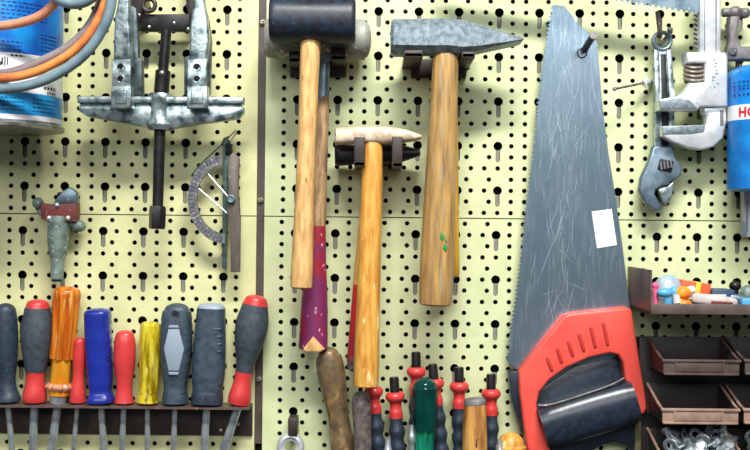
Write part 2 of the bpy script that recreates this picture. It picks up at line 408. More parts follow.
# ------------------------------------------------------------------ left: blue can
def on_cyl(cx, cy, r, ang, z): return Vector((cx + r*math.sin(ang), cy - r*math.cos(ang), z))
cc = P(-1.5, 60, 66); R_can = .0585; ccx, ccy = cc.x, -.066
zb = P(10, 127.5, 120).z
t = thing('blue_can', 'large blue round can with white band and steel rim behind the hose loops', 'can', Vector((ccx, ccy, zb)))
def canpart(name, py0, py1, r, m, d=66, par=None):
    a, b = P(10, py0, 120).z, P(10, py1, 120).z
    g = G(); g.loft(Vector((ccx, ccy, b)), Vector((ccx, ccy, a)), [(0, r, r), (1, r, r)], sub=1, seg=64); return obj(name, g, m, par or t)
canpart('upper_label', -60, 52, 58.5, canblue); canpart('white_band', 52, 91, 58.5, canwhite)
canpart('lower_label', 91, 113.5, 58.5, cancyan); canpart('white_stripe', 113.5, 118.5, 58.5, canwhite); canpart('lower_wall', 118.5, 121, 58.4, tin)
g = G(); a, b = P(10, 126, 120).z, P(10, 120.5, 120).z
g.loft(Vector((ccx, ccy, a)), Vector((ccx, ccy, b)), [(0, 59, 59), (.2, 60.4, 60.4), (.8, 60.4, 60.4), (1, 59, 59)], sub=1, seg=64)
obj('bottom_rim', g, tin, t)
def strokes(px0, px1, py, h, n, seed, gap=.35, r=58.75):
    g = G(); rnd = random.Random(seed); z = P(10, py, 120).z
    a0, a1 = [math.asin(max(-.98, min(.98, (P(q, py, 100).x-ccx)*1000/58.5))) for q in (px0, px1)]
    a = a0
    while a < a1:
        w_ = rnd.uniform(.5, 1)*(a1-a0)/n; b_2 = min(a+w_, a1); hh = h*rnd.uniform(.6, 1)/1000*.94
        q = [a+(b_2-a)*i/4 for i in range(5)]
        lo_ = [g.bm.verts.new(on_cyl(ccx, ccy, r/1000, x_, z-hh/2)) for x_ in q]; hi_ = [g.bm.verts.new(on_cyl(ccx, ccy, r/1000, x_, z+hh/2)) for x_ in q]
        for i in range(4): g.face((lo_[i], lo_[i+1], hi_[i+1], hi_[i]))
        a = b_2+(a1-a0)/n*gap
    return g
def merge(gs):
    o = gs[0]
    for q in gs[1:]: o.add(q.bm)
    return o
for q_ in ([(2, 26, y_, 1.5, 7, y_) for y_ in (41, 45, 49)], [(40, 60, y_, 1.5, 6, y_) for y_ in (30, 34, 38, 42, 46)], [(4, 44, y_, 1.3, 11, y_) for y_ in (1, 5, 9, 13, 17)],
           [(6, 28, y_, 1.1, 8, y_) for y_ in (97, 101, 105, 109)], [(34, 56, y_, 1.1, 8, y_) for y_ in (97, 101, 105, 109)]):
    for a_ in q_: obj('print_line', strokes(*a_), ink, t)
for a_ in ((0, 9, 63.5, 5.5, 2, 3, .2), (0, 9, 56, 3, 3, 4), (9, 15, 61, 9, 3, 9, .5), (17, 28, 54.5, 2, 4, 5), (24, 31, 66, 2.4, 2, 6), (42, 60, 84, 4, 5, 7, .5), (44, 62, 89, 3, 6, 8, .5)):
    obj('band_print', strokes(*a_), inkk, t)
# ------------------------------------------------------------------ hoses
def hose(label, pts, r, m, d):
    g = G(); g.tube([P(x_, y_, dd) for (x_, y_, dd) in [(p[0], p[1], d+(p[2] if len(p) > 2 else 0)) for p in pts]], r*.9, seg=18, sub=8)
    return obj('hose', g, m, None, label, 'hose', None, ang=60)
hose('thin copper coloured hose, highest loop crossing the top of the large blue can', [(-60, 22), (-30, 27), (0, 26), (20, 23), (38, 17), (50, 8), (58, -4), (63, -30), (66, -70)], 4.6, hosec, 136)
hose('short grey hose loop dipping in at the top edge right of the large blue can', [(38, -70), (42, -30), (50, -9), (62, 1), (76, 4), (90, -1), (100, -14), (104, -40), (106, -70)], 5, hoseg, 146)
hose('mauve grey hose lying just above and behind the orange hose', [(-60, 66), (-30, 74), (0, 74), (20, 70), (40, 62), (62, 51), (80, 37), (93, 20), (101, 0), (105, -30), (106, -70)], 4.6, hosem, 129.5)
hose('bright orange hose, lower loop across the white band of the large can', [(-60, 68), (-30, 76), (0, 78), (20, 76), (40, 70), (62, 59), (80, 45), (94, 27), (104, 5), (109, -30), (110, -70)], 4.4, hoseo, 139)
hose('grey blue hose, lowest and outermost loop below the orange hose', [(-60, 74, 3), (-30, 85, 3), (0, 89, 3), (25, 86, 3), (45, 80, 4), (66, 69, 5), (85, 54, 7), (100, 34, 8), (110, 10, 10), (114, -30, 11), (117, -70, 11)], 4.9, hoseg, 142)

# ------------------------------------------------------------------ puller holder and bearing puller
t = thing('puller_bracket', 'dark brown steel bracket behind the arms of the bearing puller', 'bracket', P(165, 30, 0))
g = G(); g.prism([(141, 14), (190, 14), (190, 31), (141, 31)], 22, 30, .8); obj('cross_plate', g, darkst, t)
for xs in ((128, 146), (186, 196)):
    g = G(); g.prism([(xs[0], -40), (xs[1], -40), (xs[1]-1, 20), (xs[0]+7, 27), (xs[0], 6)], 0, 24, .8); obj('arm', g, brown, t)
for q in ((139, 15), (149, 27), (174, 23), (188, 29)):
    g = G(); p = P(q[0], q[1], 30); g.ball(p, 1.8, 1, .6, 1, u=12); obj('screw', g, screwm, t)
g = G(); g.torus(P(149, 5, 34), 6, 2.2); obj('ring', g, brown, t)
t = thing('bearing_puller', 'two armed steel bearing puller hanging with central screw, next to the hoses', 'puller', P(160, 112, 40))
g = G(); g.prism([(78, 106), (150, 106), (172, 106), (243, 107), (243, 112), (238, 118), (190, 125), (172, 128), (150, 128), (120, 122), (86, 116), (79, 111)], 34, 50, 1.6)
g.prism([(77, 96), (243, 97), (243, 103.5), (77, 102.5)], 36, 52, 1.4)
g.prism([(80, 101), (241, 102), (241, 108), (80, 107)], 36, 46)
g.loft(P(161, 94, 42), P(160, 130, 42), [(0, 11.5, 11.5), (.12, 12.5, 12.5), (.3, 11.4, 11.4), (.75, 11.4, 11.4), (.85, 14, 13), (1, 12, 11)], seg=28, sub=3)
obj('crossbar', g, steel, t)
g = G(); g.loft(P(166.5, 30, 42), P(161, 97, 42), [(0, 5, 5), (.6, 5, 5), (.61, 7.2, 7.2), (1, 7.2, 7.2)], sub=1)
g.loft(P(160, 128, 42), P(157.6, 207, 42), [(0, 5.4, 5.4), (1, 5.2, 5.2)], sub=40, mod=lambda t_, a: 1+.03*math.sin(t_*260+a))
scr = obj('screw_spindle', g, darkst, t)
g = G(); g.loft(P(157.8, 206, 42), P(157, 229, 42), [(0, 7, 7), (.1, 8, 8), (.9, 8, 8), (1, 7.2, 7.2)], seg=6, sub=1); obj('hex_end', g, darkst, scr)
g = G(); g.ball(P(162, 73, 50), 2.6); obj('ball', g, chrome, scr)
g = G(); g.prism([(143, 14), (190, 15), (190, 30), (143, 29)], 30.5, 34, .8)
for s_, q in ((1, [(116, -40), (118, 0), (114.5, 18), (113.5, 45), (113.5, 66), (131, 66), (131, 45), (129, 18), (129, -40)]),
              (2, [(193, -40), (193.5, 0), (190, 25), (189, 60), (206.5, 62), (209, 40), (207.5, 18), (204, 0), (200, -40)])):
    ox = 0 if s_ == 1 else 0
    g = G(); g.prism(q, 50, 62, 2.2, seg=3)
    arm = obj('arm', g, steel, t)
    cx = 121 if s_ == 1 else 197
    g = G()
    if s_ == 1: g.prism([(126, 2), (136, 8), (137.5, 30), (138, 57), (142, 60), (142.5, 95), (130, 95), (128, 40)], 38, 49, 1.2)
    else:
        g.prism([(184, 57), (190, 55), (190, 94), (184, 94)], 38, 49, 1)
        g.prism([(203, 4), (208, 18), (211, 40), (209.5, 94), (203, 94)], 38, 49, 1)
    obj('rear_plate', g, sidest, arm)
    g = G(); g.prism([(cx-9.5, 59), (cx+9.5, 59), (cx+9.5, 92), (cx-9.5, 92)], 60, 65, 1.2); obj('link_plate', g, steel, arm)
    for yy in (67, 79):
        g = G(); g.torus(P(cx, yy, 65), 3.4, .8); g.cyl(P(cx, yy, 64), P(cx, yy, 65.4), 3.3, 20, mi=1); obj('pin', g, [steel, darkst], arm)
    g = G(); g.prism([(cx-10, 86), (cx+10, 86), (cx+10.5, 108), (cx-10.5, 108)], 52.5, 68, 1.4)
    g.prism([(cx-6, 90), (cx+6, 90), (cx+6, 104), (cx-6, 104)], 67, 69, .8); obj('clamp_block', g, steel, arm)

# ------------------------------------------------------------------ spray fitting
t = thing('air_fitting', 'small green grey cast fitting with red brown collar hanging above the screwdrivers', 'fitting', P(57, 210, 8))
g = G(); g.loft(P(59, 216, 18), P(57, 279, 18), [(0, 9, 9), (.15, 10.5, 10.5), (.45, 10, 10), (.62, 8.2, 8.2), (.68, 6.8, 6.8), (.95, 6.2, 6.2), (1, 6, 6)], sub=3); obj('nozzle', g, greypaint, t)
g = G(); g.cyl(P(57, 278.5, 18), P(57, 281.5, 18), 5.2); obj('nozzle_mouth', g, darkst, t)
g = G(); g.prism([(40, 203), (52, 204), (76, 203), (76, 222), (68, 222), (48, 220), (41, 219)], 8, 24, 1.2); obj('collar', g, redbrown, t)
g = G(); g.prism([(54, 201), (61, 192), (69, 187), (76, 192), (77, 203), (56, 204)], 6, 18, 2); obj('lever', g, bluest, t)
g = G(); g.ball(P(38, 203, 15), 5.6); g.ball(P(41, 212, 14), 4); obj('left_knob', g, greypaint, t)
g = G(); g.ball(P(79, 226, 15), 6.8, 1, 1, .9); g.cyl(P(69, 222, 14), P(79, 226, 14), 4); obj('right_knob', g, greypaint, t)
for q in ((49, 218), (68, 218), (57, 205)):
    g = G(); g.ball(P(q[0], q[1], 25), 2.5, u=12); obj('bolt_head', g, steelb, t)
g = G(); g.cyl(P(60, 195, -1), P(60, 195, 12), 3); obj('hanging_hook', g, darkst, t)

# ------------------------------------------------------------------ protractor
t = thing('protractor', 'tarnished protractor with half round scale and straight rule, hanging right of the puller screw', 'protractor', P(225, 200, 6))
g = G()
cx, cz = 226, 199
def arc(g, cx, cy, ro, ri, a0, a1, d0, d1, n=28):
    o_ = [(cx+ro*math.cos(math.radians(a0+(a1-a0)*i/n))*(.97), cy-ro*1.13*math.sin(math.radians(a0+(a1-a0)*i/n))) for i in range(n+1)]
    i_ = [(cx+ri*math.cos(math.radians(a0+(a1-a0)*i/n))*(.97), cy-ri*1.16*math.sin(math.radians(a0+(a1-a0)*i/n))) for i in range(n+1)]
    R = []
    for a, b in zip(o_, i_):
        A_, B_ = P(*a, d1), P(*b, d1); A2, B2 = A_.copy(), B_.copy(); A2.y = B2.y = -d0/1000
        R.append([A_, B_, B2, A2])
    g.rings(R)
arc(g, cx, cz, 39.5, 30, 97, 268, 20, 24); obj('scale_arc', g, protr, t, ang=30)
g = G()
for k in range(28):
    a = math.radians(105+k*5.8); p = [(cx+r_2*.97*math.cos(a), cz-r_2*1.14*math.sin(a)) for r_2 in (33.5, 38.3)]
    v = (P(*p[1], 24.3)-P(*p[0], 24.3)); g.cyl(P(*p[0], 24.1), P(*p[1], 24.1), .28, 5)
obj('scale_marks', g, ink, t)
g = G(); g.prism([(227, 158), (233, 152), (239, 158), (238, 190), (240, 218), (239.5, 272), (230.5, 272), (230, 222), (227, 212), (228, 190)], 18, 27, 1.2); obj('rule', g, brass, t)
g = G(); g.prism([(223, 138), (228, 136), (229, 160), (227, 200), (226, 270), (222, 268), (222.5, 200), (223, 160)], 8, 14, .8); obj('rear_blade', g, teal, t)
g = G(); g.cyl(P(231, 199, 14), P(231, 199, 31), 4.6, bev=.8); g.torus(P(231, 199, 31), 3, 1); obj('pivot_screw', g, bluest, t)
g = G(); g.cyl(P(208, 174, 20), P(230, 199, 22), .9, 8); g.cyl(P(197, 187, 20), P(228, 214, 22), .9, 8); obj('stay_rods', g, screwm, t)
g = G(); g.tube([P(191, 176, 14), P(202, 163, 14), P(220, 146, 10), P(236, 130, 3)], .7, seg=8); obj('hanging_wire', g, teal, t)
g = G(); g.cyl(P(228, 146, -1), P(228, 146, 16), 3.2); g.box(P(229, 150, 12), (7, 5, 12), 1); obj('hook', g, darkst, t)

# ------------------------------------------------------------------ screwdriver ledge
LZ = P(120, 407, 34).z
SCREWS = [(8, 404), (34, 404), (57, 404), (77, 405), (101, 405), (123, 405), (147, 405), (174, 405), (207, 405), (236, 405)]
x0, x1 = P(-40, 407, 34).x*1000, P(249, 407, 34).x*1000
SD = 18.5
t = thing('screwdriver_rack', 'long dark brown angled steel ledge holding the row of screwdrivers', 'rack', Vector(((x0+x1)/2000, 0, LZ)))
holes = [hole(P(x_, 407, SD).x*1000, SD, 5.6, 16) for x_, _ in SCREWS]
V2, F = plate((x0, 1, x1, 34), holes); g = G()
for zz_ in (LZ, LZ-.0016):
    vv = [g.bm.verts.new((v[0]/1000, -v[1]/1000, zz_)) for v in V2]
    for f in F: g.face([vv[i] for i in f])
for h in [[(x0, 1), (x1, 1), (x1, 34), (x0, 34)]] + holes:
    n = len(h)
    a = [g.bm.verts.new((p[0]/1000, -p[1]/1000, LZ)) for p in h]; b = [g.bm.verts.new((p[0]/1000, -p[1]/1000, LZ-.0016)) for p in h]
    for i in range(n): g.face((a[i], a[(i+1) % n], b[(i+1) % n], b[i]))
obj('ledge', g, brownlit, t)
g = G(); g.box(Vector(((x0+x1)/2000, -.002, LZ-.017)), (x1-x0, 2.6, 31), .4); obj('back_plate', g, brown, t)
for x_ in (221, 238):
    g = G(); g.ball(P(x_, 430 if x_ == 221 else 424, 3.5), 2, u=12); obj('screw', g, screwm, t)

def screwdriver(label, top, bot, parts, shaft, group='screwdrivers in the ledge', d=SD, cat='screwdriver'):
    """parts: (name, material, t0, t1, secs in px half widths, options); shaft (r, px, py, flat)"""
    B_ = P(bot[0], bot[1], d); B_.z = LZ+.0006
    A_ = P(top[0], top[1], d)
    t = thing('screwdriver', label, cat, B_, group)
    k = K(d)*1000
    for (nm, m, t0, t1, secs, opt) in parts:
        a, b = A_+(B_-A_)*t0, A_+(B_-A_)*t1
        g = G(); g.loft(a, b, [(q[0], q[1]*k, min((q[2] if len(q) > 2 else q[1])*k, SD-3.4)) for q in secs], **opt); obj(nm, g, m, t)
    r, px_, py_ = shaft[:3]
    E_ = P(px_, py_, d); dr = (E_-B_).normalized()
    g = G()
    secs = [(0, r, r), (.86, r, r), (.94, r*1.25, r*.7), (1, r*1.2, .5)] if len(shaft) > 3 else [(0, r, r), (.93, r, r), (1, r*.3, r*.3)]
    g.loft(B_-dr*.004, B_+dr*.066, secs, sub=1, seg=16, n=2); obj('shaft', g, chrome, t)
    return t
fl = lambda n_, am: (lambda t_, a: 1-am*(.5-.5*math.cos(n_*a)))
screwdriver('dark navy grey rubber screwdriver at the far left end of the ledge', (5, 303), (8, 404),
    [('handle', navy, 0, 1, [(0, 10.5), (.3, 11.8), (.6, 10), (.76, 7.8), (.88, 9.6), (.95, 12.6), (1, 13)], dict(r0=8, r1=2))], (2.9, 12, 450))
screwdriver('fat grey screwdriver with red cap and red neck, second from the left end', (38, 299), (34.5, 404),
    [('cap', red, 0, .1, [(0, 11), (1, 12.6)], dict(r0=5)), ('grip', greyr, .085, .7, [(0, 12.4), (.35, 15.6), (.6, 14.6), (1, 9.8)], dict(n=2.3)),
     ('collar', red, .69, 1, [(0, 9.6), (.3, 9.2), (.8, 12), (1, 11.4)], dict(r1=1.5))], (4.1, 33, 450))
screwdriver('tall amber transparent screwdriver with a rubber band round its neck', (67.5, 286), (58, 404.5),
    [('handle', amber, 0, .62, [(0, 13), (.12, 13.8), (.5, 13), (1, 12.2)], dict(r0=5, seg=64, mod=lambda t_, a: 1-(.2*(.5-.5*math.cos(8*a))**2 if t_ > .14 else 0))),
     ('neck', amber2, .6, .93, [(0, 9.6), (.5, 9.3), (1, 10)], dict()),
     ('rubber_band', hosec, .83, .89, [(0, 11), (.5, 13), (1, 11)], dict(seg=60, mod=lambda t_, a: 1+.07*math.sin(12*a))),
     ('ferrule', chrome, .92, 1, [(0, 8.4), (1, 8.2)], dict())], (4.2, 51.5, 450, 1))
screwdriver('small red screwdriver half hidden between the amber and the blue ones', (80, 337), (77.5, 405),
    [('handle', red, 0, 1, [(0, 6), (.3, 6.6), (.6, 5.6), (.85, 7.6), (1, 8)], dict(r0=5, r1=1.5))], (2.3, 73.5, 450))
screwdriver('solid deep blue screwdriver with notched right edge', (97.5, 308), (101, 405),
    [('handle', blue, 0, 1, [(0, 12.4), (.1, 13), (.5, 12.6), (.78, 11.6), (.88, 10.6), (.95, 13), (1, 13)], dict(r0=4, r1=1.5, n=3, sub=14, mod=lambda t_, a: 1-.06*(math.cos(a) > .7)*(.12 < t_ < .6)*(math.sin(t_*150) > 0)))], (3.4, 104, 450))
screwdriver('plain bright red screwdriver between the blue and the yellow ones', (125, 330), (124, 405),
    [('handle', red, 0, 1, [(0, 8.8), (.25, 10.8), (.5, 10), (.78, 7.6), (1, 9.6)], dict(r0=5, r1=1.5, n=2.4))], (3.0, 122, 450))
screwdriver('transparent yellow fluted screwdriver', (150.5, 321), (147.5, 405),
    [('handle', yell, 0, .86, [(0, 10), (.3, 10.6), (.7, 9.8), (1, 10)], dict(r0=4, seg=48, mod=fl(6, .16))),
     ('collar', yell, .85, 1, [(0, 8.6), (.5, 10), (1, 11)], dict(r1=2))], (2.7, 147.5, 450))
t = screwdriver('wide grey screwdriver with pale panel and hanging hole in its handle', (177, 303), (175, 405),
    [('grip', greyr2, 0, .88, [(0, 12.4), (.15, 14.8), (.45, 15.8), (.75, 13.6), (.93, 11.2), (1, 11.6)], dict(r0=7, n=3, sub=12, mod=lambda t_, a: 1-.035*(abs(math.cos(a)) > .8)*(math.sin(t_*170) > 0))),
     ('collar', greyr2, .87, 1, [(0, 12), (.5, 13), (1, 13.4)], dict(r1=2))], (2.8, 173.5, 450))
g = G(); g.prism([(168, 329), (179, 329), (184, 349), (179, 371), (168, 371), (163.5, 349)], 30.5, 34.2, 1.4); obj('pale_panel', g, palep, t)
g = G(); g.prism([(169, 325), (178, 325), (179, 328), (168, 328)], 30.5, 33.6, .5); g.prism([(169, 375), (178, 375), (179, 372), (168, 372)], 30.5, 33.4, .5); obj('panel_tips', g, palep, t)
g = G(); p = P(175.5, 314, 32); g.torus(p+Vector((0, -.0005, 0)), 3.5, .9); g.cyl(p+Vector((0, .001, 0)), p+Vector((0, -.0012, 0)), 3.3, mi=1); obj('hanging_hole', g, [greyr2, inkk], t)
t = screwdriver('wide blue grey chunky screwdriver with pale blue end cap', (211.5, 303), (207, 405),
    [('end_cap', palep, 0, .06, [(0, 12.6), (1, 13.4)], dict(r0=3, n=3)),
     ('grip', greyr2, .05, .86, [(0, 13.8), (.2, 14.6), (.5, 16), (.8, 16.2), (.95, 15), (1, 14.6)], dict(n=3, seg=36)),
     ('base_collar', navy, .855, 1, [(0, 14.4), (.3, 15.4), (1, 15.6)], dict(n=3, r1=2))], (3.9, 204, 450, 1))
for yy in (329, 336.5, 344, 351.5):
    g = G(); g.loft(P(211, yy, 31.5), P(222, yy+.4, 29.5), [(0, 2, 2), (1, 2, 2)], r0=2, r1=2, seg=14, sub=1); obj('grip_rib', g, greyr2, t)
screwdriver('tilted grey screwdriver with red cap and red collar at the right end of the ledge', (257, 295), (238.5, 402),
    [('cap', red, 0, .09, [(0, 11.2), (1, 13)], dict(r0=5)), ('grip', greyr, .08, .7, [(0, 12.6), (.28, 16.4), (.55, 14.8), (.85, 9.6), (1, 8.6)], dict()),
     ('collar', red, .68, 1, [(0, 8.6), (.35, 8.8), (.75, 11.4), (1, 11)], dict(r1=1.5))], (4.3, 224, 450, 1))

# ------------------------------------------------------------------ hammer holders
def holder(label, lips, plate_px, reach):
    t = thing('hammer_bracket', label, 'bracket', P(plate_px[0], plate_px[3], 0))
    x0_, y0_, x1_, y1_ = plate_px
    g = G(); g.prism([(x0_, y0_), (x1_, y0_), (x1_, y1_), (x0_, y1_)], 0.6, 5, .8); obj('back_plate', g, brown, t)
    for (a, b, c, e_, dl) in lips:
        g = G(); 
        q0, q1 = P(a, e_-4, dl), P(c, e_, dl)
        g.prism([(a, b), (c, b), (c, e_), (a, e_)], dl-4, dl, .8)
        g.box(Vector(((q0.x+q1.x)/2, -dl/2000, (q0.z+q1.z)/2)), ((q1.x-q0.x)*1000, dl, 4), .4)
        obj('prong', g, brown, t)
    return t
# ------------------------------------------------------------------ hammers
def handle(g, A_, B_, d0, d1, secs, **k):
    kk = K((d0+d1)/2)*1000
    g.loft(P(*A_, d0), P(*B_, d1), [(q[0], q[1]*kk, (q[2] if len(q) > 2 else q[1])*kk)+tuple(q[3:]) for q in secs], **k); return g

# grey sledge behind
t = thing('sledge_hammer', 'hammer with worn grey cylindrical head behind the black mallet, handle end painted purple', 'hammer', P(322, 60, 30))
g = G(); g.loft(P(266, 38, 32), P(371.5, 40, 32), [(0, 17.5, 17.5), (.03, 19, 19), (.1, 19.4, 19.4), (.35, 19.6, 19.6), (.7, 19.8, 19.8), (.94, 19.6, 19.6), (1, 17.5, 17.5)], seg=36, sub=2, r1=6); obj('head', g, grey_head, t)
g = G(); handle(g, (325, 52), (322.5, 99), 32, 32, [(0, 5.6), (.5, 5.8), (1, 7)], sub=2)
g.cyl(P(326, 56, 38), P(326, 58, 42), 5); obj('steel_sleeve', g, bluest, t)
g = G(); handle(g, (323, 97), (316.8, 240), 32, 32, [(0, 6.6, 7), (.3, 7, 8), (1, 8.6, 9.5)]); obj('handle', g, wood2, t)
g = G(); handle(g, (317, 226), (313, 351), 32, 32, [(0, 8.8, 9.8), (.3, 10.5, 11.4), (.6, 13, 13), (1, 14.6, 14)], r1=3); pt = obj('painted_grip', g, purp, t)
g = G(); g.prism([(303, 349), (308, 343), (313, 336.5), (319, 343), (324.5, 349), (321, 351.5), (306, 351.5)], 42.5, 47.2, .5); obj('bare_wood_patch', g, wood1, pt)
# black mallet
t = thing('rubber_mallet', 'mallet with thick black rubber head and light ash handle', 'mallet', P(313, 44, 76))
g = G(); g.loft(P(270.5, 20.5, 78), P(355.5, 21.5, 78), [(0, 19.5, 19.5), (.03, 21, 21), (.09, 21.3, 21.3), (.5, 20.6, 21), (.91, 21.3, 21.3), (.97, 21, 21), (1, 19, 19)], seg=40, sub=2, n=2.3); obj('head', g, black, t)
g = G(); handle(g, (311, 30), (301.2, 289), 78, 78, [(0, 9.4, 10), (.06, 10, 11), (.4, 9.2, 11), (.7, 9.8, 11.5), (.92, 11, 12), (1, 10.8, 11.6)], r1=2, n=2.3); obj('handle', g, wood1, t)
holder('dark brown two pronged bracket under the black mallet and the grey hammer', [(289, 51, 300, 62, 54), (331, 47, 345.5, 60, 54)], (290, 56, 346, 77), 56)

# hammer behind the small one
t = thing('red_handled_hammer', 'hammer hidden behind the small cream headed one, red painted handle showing at its left edge', 'hammer', P(374, 160, 24))
g = G(); g.loft(P(335, 155, 26), P(420, 153, 26), [(0, 10, 10), (.05, 11, 11), (.3, 9.5, 10), (.5, 10.5, 11), (.75, 9, 10), (1, 3, 9)], n=3, sub=3); obj('head', g, darkst, t)
g = G(); handle(g, (372, 150), (362, 285), 26, 28, [(0, 7), (1, 9)]); obj('handle', g, wood3, t)
g = G(); handle(g, (363.5, 262), (355.5, 364), 27, 30, [(0, 8.6), (1, 9)], r1=3); obj('painted_grip', g, redw, t)
g = G(); handle(g, (356.4, 357), (355.6, 372), 30, 30, [(0, 9.3), (1, 8.6)], r1=4); obj('dark_tip', g, wood6, t)
# small hammer
t = thing('cream_headed_hammer', 'smaller hammer with pale cream brown head and glossy yellow handle', 'hammer', P(373, 144, 52))
g = G()
R = []
for (x_, yt, yb, hd) in ((334.5, 131, 143, 7), (336.5, 128, 144.5, 9), (350, 127.5, 144, 9.5), (360, 127, 143.5, 10), (385, 127, 144.5, 10), (392, 127.5, 144.5, 9.8), (405, 129.5, 142.5, 10), (415, 133, 141, 10), (421, 135.6, 138.6, 10)):
    a, b = P(x_, yt, 54), P(x_, yb, 54); c = (a+b)/2; h = (a-b).length/2
    ring = []
    for j in range(24):
        an = 2*math.pi*j/24; fx = math.copysign(abs(math.cos(an))**(2/3.2), math.cos(an)); fy = math.copysign(abs(math.sin(an))**(2/3.2), math.sin(an))
        ring.append(c+Vector((0, fx*hd/1000, fy*h)))
    R.append(ring)
g.rings(R); obj('head', g, cream_head, t, ang=40)
g = G(); handle(g, (373.2, 140), (365.8, 387.5), 54, 54, [(0, 8.4, 8), (.05, 9.8, 9), (.3, 11, 11), (.6, 11.6, 12), (.9, 12.7, 13), (1, 12.4, 12.6)], r1=2, n=2.4); obj('handle', g, wood3, t)
holder('dark brown two pronged bracket carrying the small cream headed hammer', [(354, 137, 365, 166, 69), (392, 136.5, 402.5, 167, 69)], (356, 146, 402, 166), 69)
# yellow handle behind the big one
t = thing('yellow_handled_hammer', 'hammer almost fully hidden behind the big cross peen one, yellow handle edge showing right', 'hammer', P(448, 60, 22))
g = G(); g.loft(P(432, 44, 24), P(472, 45, 24), [(0, 11, 11), (.5, 12, 12), (1, 9, 11)], n=3, sub=2); obj('head', g, darkst, t)
g = G(); handle(g, (449, 50), (448, 278), 24, 24, [(0, 8), (.4, 9.5), (1, 11.5)], r1=3); obj('handle', g, woody, t)
# large hammer
t = thing('cross_peen_hammer', 'large hammer with speckled grey steel cross peen head and streaked brown handle', 'hammer', P(445, 56, 56))
g = G(); R = []
for (x_, yt, yb, hd, ch) in ((390.5, 25, 52, 13, .35), (391, 22.5, 54, 15.5, .3), (393.5, 21, 55.5, 17, .28), (405, 21, 55.5, 17, .28), (420, 20.8, 54.5, 17, .24), (447, 20.5, 54.5, 17, .24), (461, 22, 55.5, 17, .22), (478, 27, 52.5, 17, .2), (500, 34, 47.5, 17, .2), (519, 39.8, 43.2, 16.5, .3), (521.5, 41, 42.4, 15, .4)):
    a, b = P(x_, yt, 58), P(x_, yb, 58); c = (a+b)/2; h = (a-b).length/2*1000
    k = min(h, hd)*ch*1.6
    R.append([c+Vector((0, q[0], q[1]))/1000 for q in ((-hd, -h+k), (-hd, h-k), (-hd+k, h), (hd-k, h), (hd, h-k), (hd, -h+k), (hd-k, -h), (-hd+k, -h))])
g.rings(R); obj('head', g, forged, t, ang=20)
g = G(); handle(g, (446, 50), (435.2, 306.5), 58, 58, [(0, 11.6, 11), (.05, 12.8, 12), (.35, 14.6, 13), (.7, 16.6, 15), (.92, 17, 15.5), (1, 16, 15)], r1=2.5, n=2.5, seg=36); hh = obj('handle', g, wood4, t)
gp = mat('green_paint_mark', (36, 140, 66), .6)
g = G()
for q in (((441, 232), (445, 236), (443, 241), (440, 237)), ((444, 243), (447.5, 246), (446, 251), (443, 248)), ((445, 238), (447, 240), (446, 243))):
    g.prism(q, 70, 73.4, .2)
obj('green_paint_mark', g, gp, hh)
holder('dark brown two pronged bracket under the large cross peen hammer head', [(404, 50, 423, 57, 77), (462, 51.5, 475, 57.5, 77)], (411, 59, 466, 78), 77)

# ------------------------------------------------------------------ lower middle tools
t = thing('ring_spanner', 'blue grey ring ended spanner on a small peg at the bottom edge', 'spanner', P(291, 440, 10))
g = G(); g.torus(P(290.5, 446.5, 18), 9.8, 4, 4.5, seg=36); obj('ring', g, steelb, t)
g = G(); handle(g, (281, 452), (255, 500), 18, 18, [(0, 5, 3), (1, 6, 3)], n=3); obj('shank', g, steelb, t)
g = G(); g.prism([(288, 419), (297, 419), (297, 436), (288, 436)], -1, 26, .8); obj('tool_peg', g, brown, None, 'small brown peg below a keyhole, carrying the ring spanner', 'peg')
t = thing('file', 'file with knobbly glossy brown wooden handle below the purple hammer grip', 'file', P(340, 450, 22))
g = G(); handle(g, (327, 347), (347, 470), 26, 26, [(0, 10.5), (.12, 13.6), (.25, 14), (.42, 11.8), (.55, 10.4), (.68, 11), (.8, 12.8), (1, 12)], r0=8, sub=5); obj('handle', g, wood5, t)
t = thing('file', 'file with plain dull grey brown handle below the yellow hammer handle', 'file', P(363, 450, 44))
g = G(); handle(g, (361, 391), (364, 475), 46, 46, [(0, 8.6), (.15, 9.8), (.5, 8.8), (1, 9.6)], r0=6); obj('handle', g, wood6, t)

def nutdriver(base=None):
    pass
def ribbed(label, tip, foot, s=1.0, d=24, w=1.0):
    """tip: px of top end; foot: px at frame bottom side"""
    A_, F_ = P(tip[0], tip[1], d), P(foot[0], foot[1], d); ax = (F_-A_).normalized(); k = K(d)*1000*s
    def at(v): return A_+ax*v*K(d)*s
    t = thing('ribbed_tool', label, 'hand tool', A_, 'red collared ribbed tools')
    g = G(); g.loft(at(0), at(17), [(0, 4.2*k*w, 4.2*k*w), (.1, 4.8*k*w, 4.8*k*w), (1, 4.8*k*w, 4.8*k*w)], sub=1, seg=12); obj('tip', g, darkst, t)
    g = G(); g.loft(at(15), at(41), [(0, 7*k*w, 7*k*w), (.1, 9.4*k*w, 9.4*k*w), (.26, 9.4*k*w, 9.4*k*w), (.42, 6.2*k*w, 6.2*k*w), (.6, 5.6*k*w, 5.6*k*w), (.78, 6.8*k*w, 6.8*k*w), (1, 6.6*k*w, 6.6*k*w)], sub=3); obj('collar', g, red, t)
    g = G(); n = 7; secs = [(0, 6.4*k*w, 6.4*k*w)]
    for i in range(1, n*2): secs.append((i/(n*2), (8.2 if i % 2 == 0 else 6.4)*k*w, (8.2 if i % 2 == 0 else 6.4)*k*w))
    secs.append((1, 7*k*w, 7*k*w))
    g.loft(at(39), at(150), secs, sub=4); obj('ribbed_handle', g, navy, t)
    return t
ribbed('red collared tool right under the yellow hammer handle, wavy blue grey grip', (372, 372), (378, 450), d=28)
ribbed('red collared ribbed tool left of the green screwdriver', (394, 377), (398, 450))
ribbed('red collared ribbed tool with the highest tip, behind the green screwdriver', (416, 352), (417, 450), d=20)
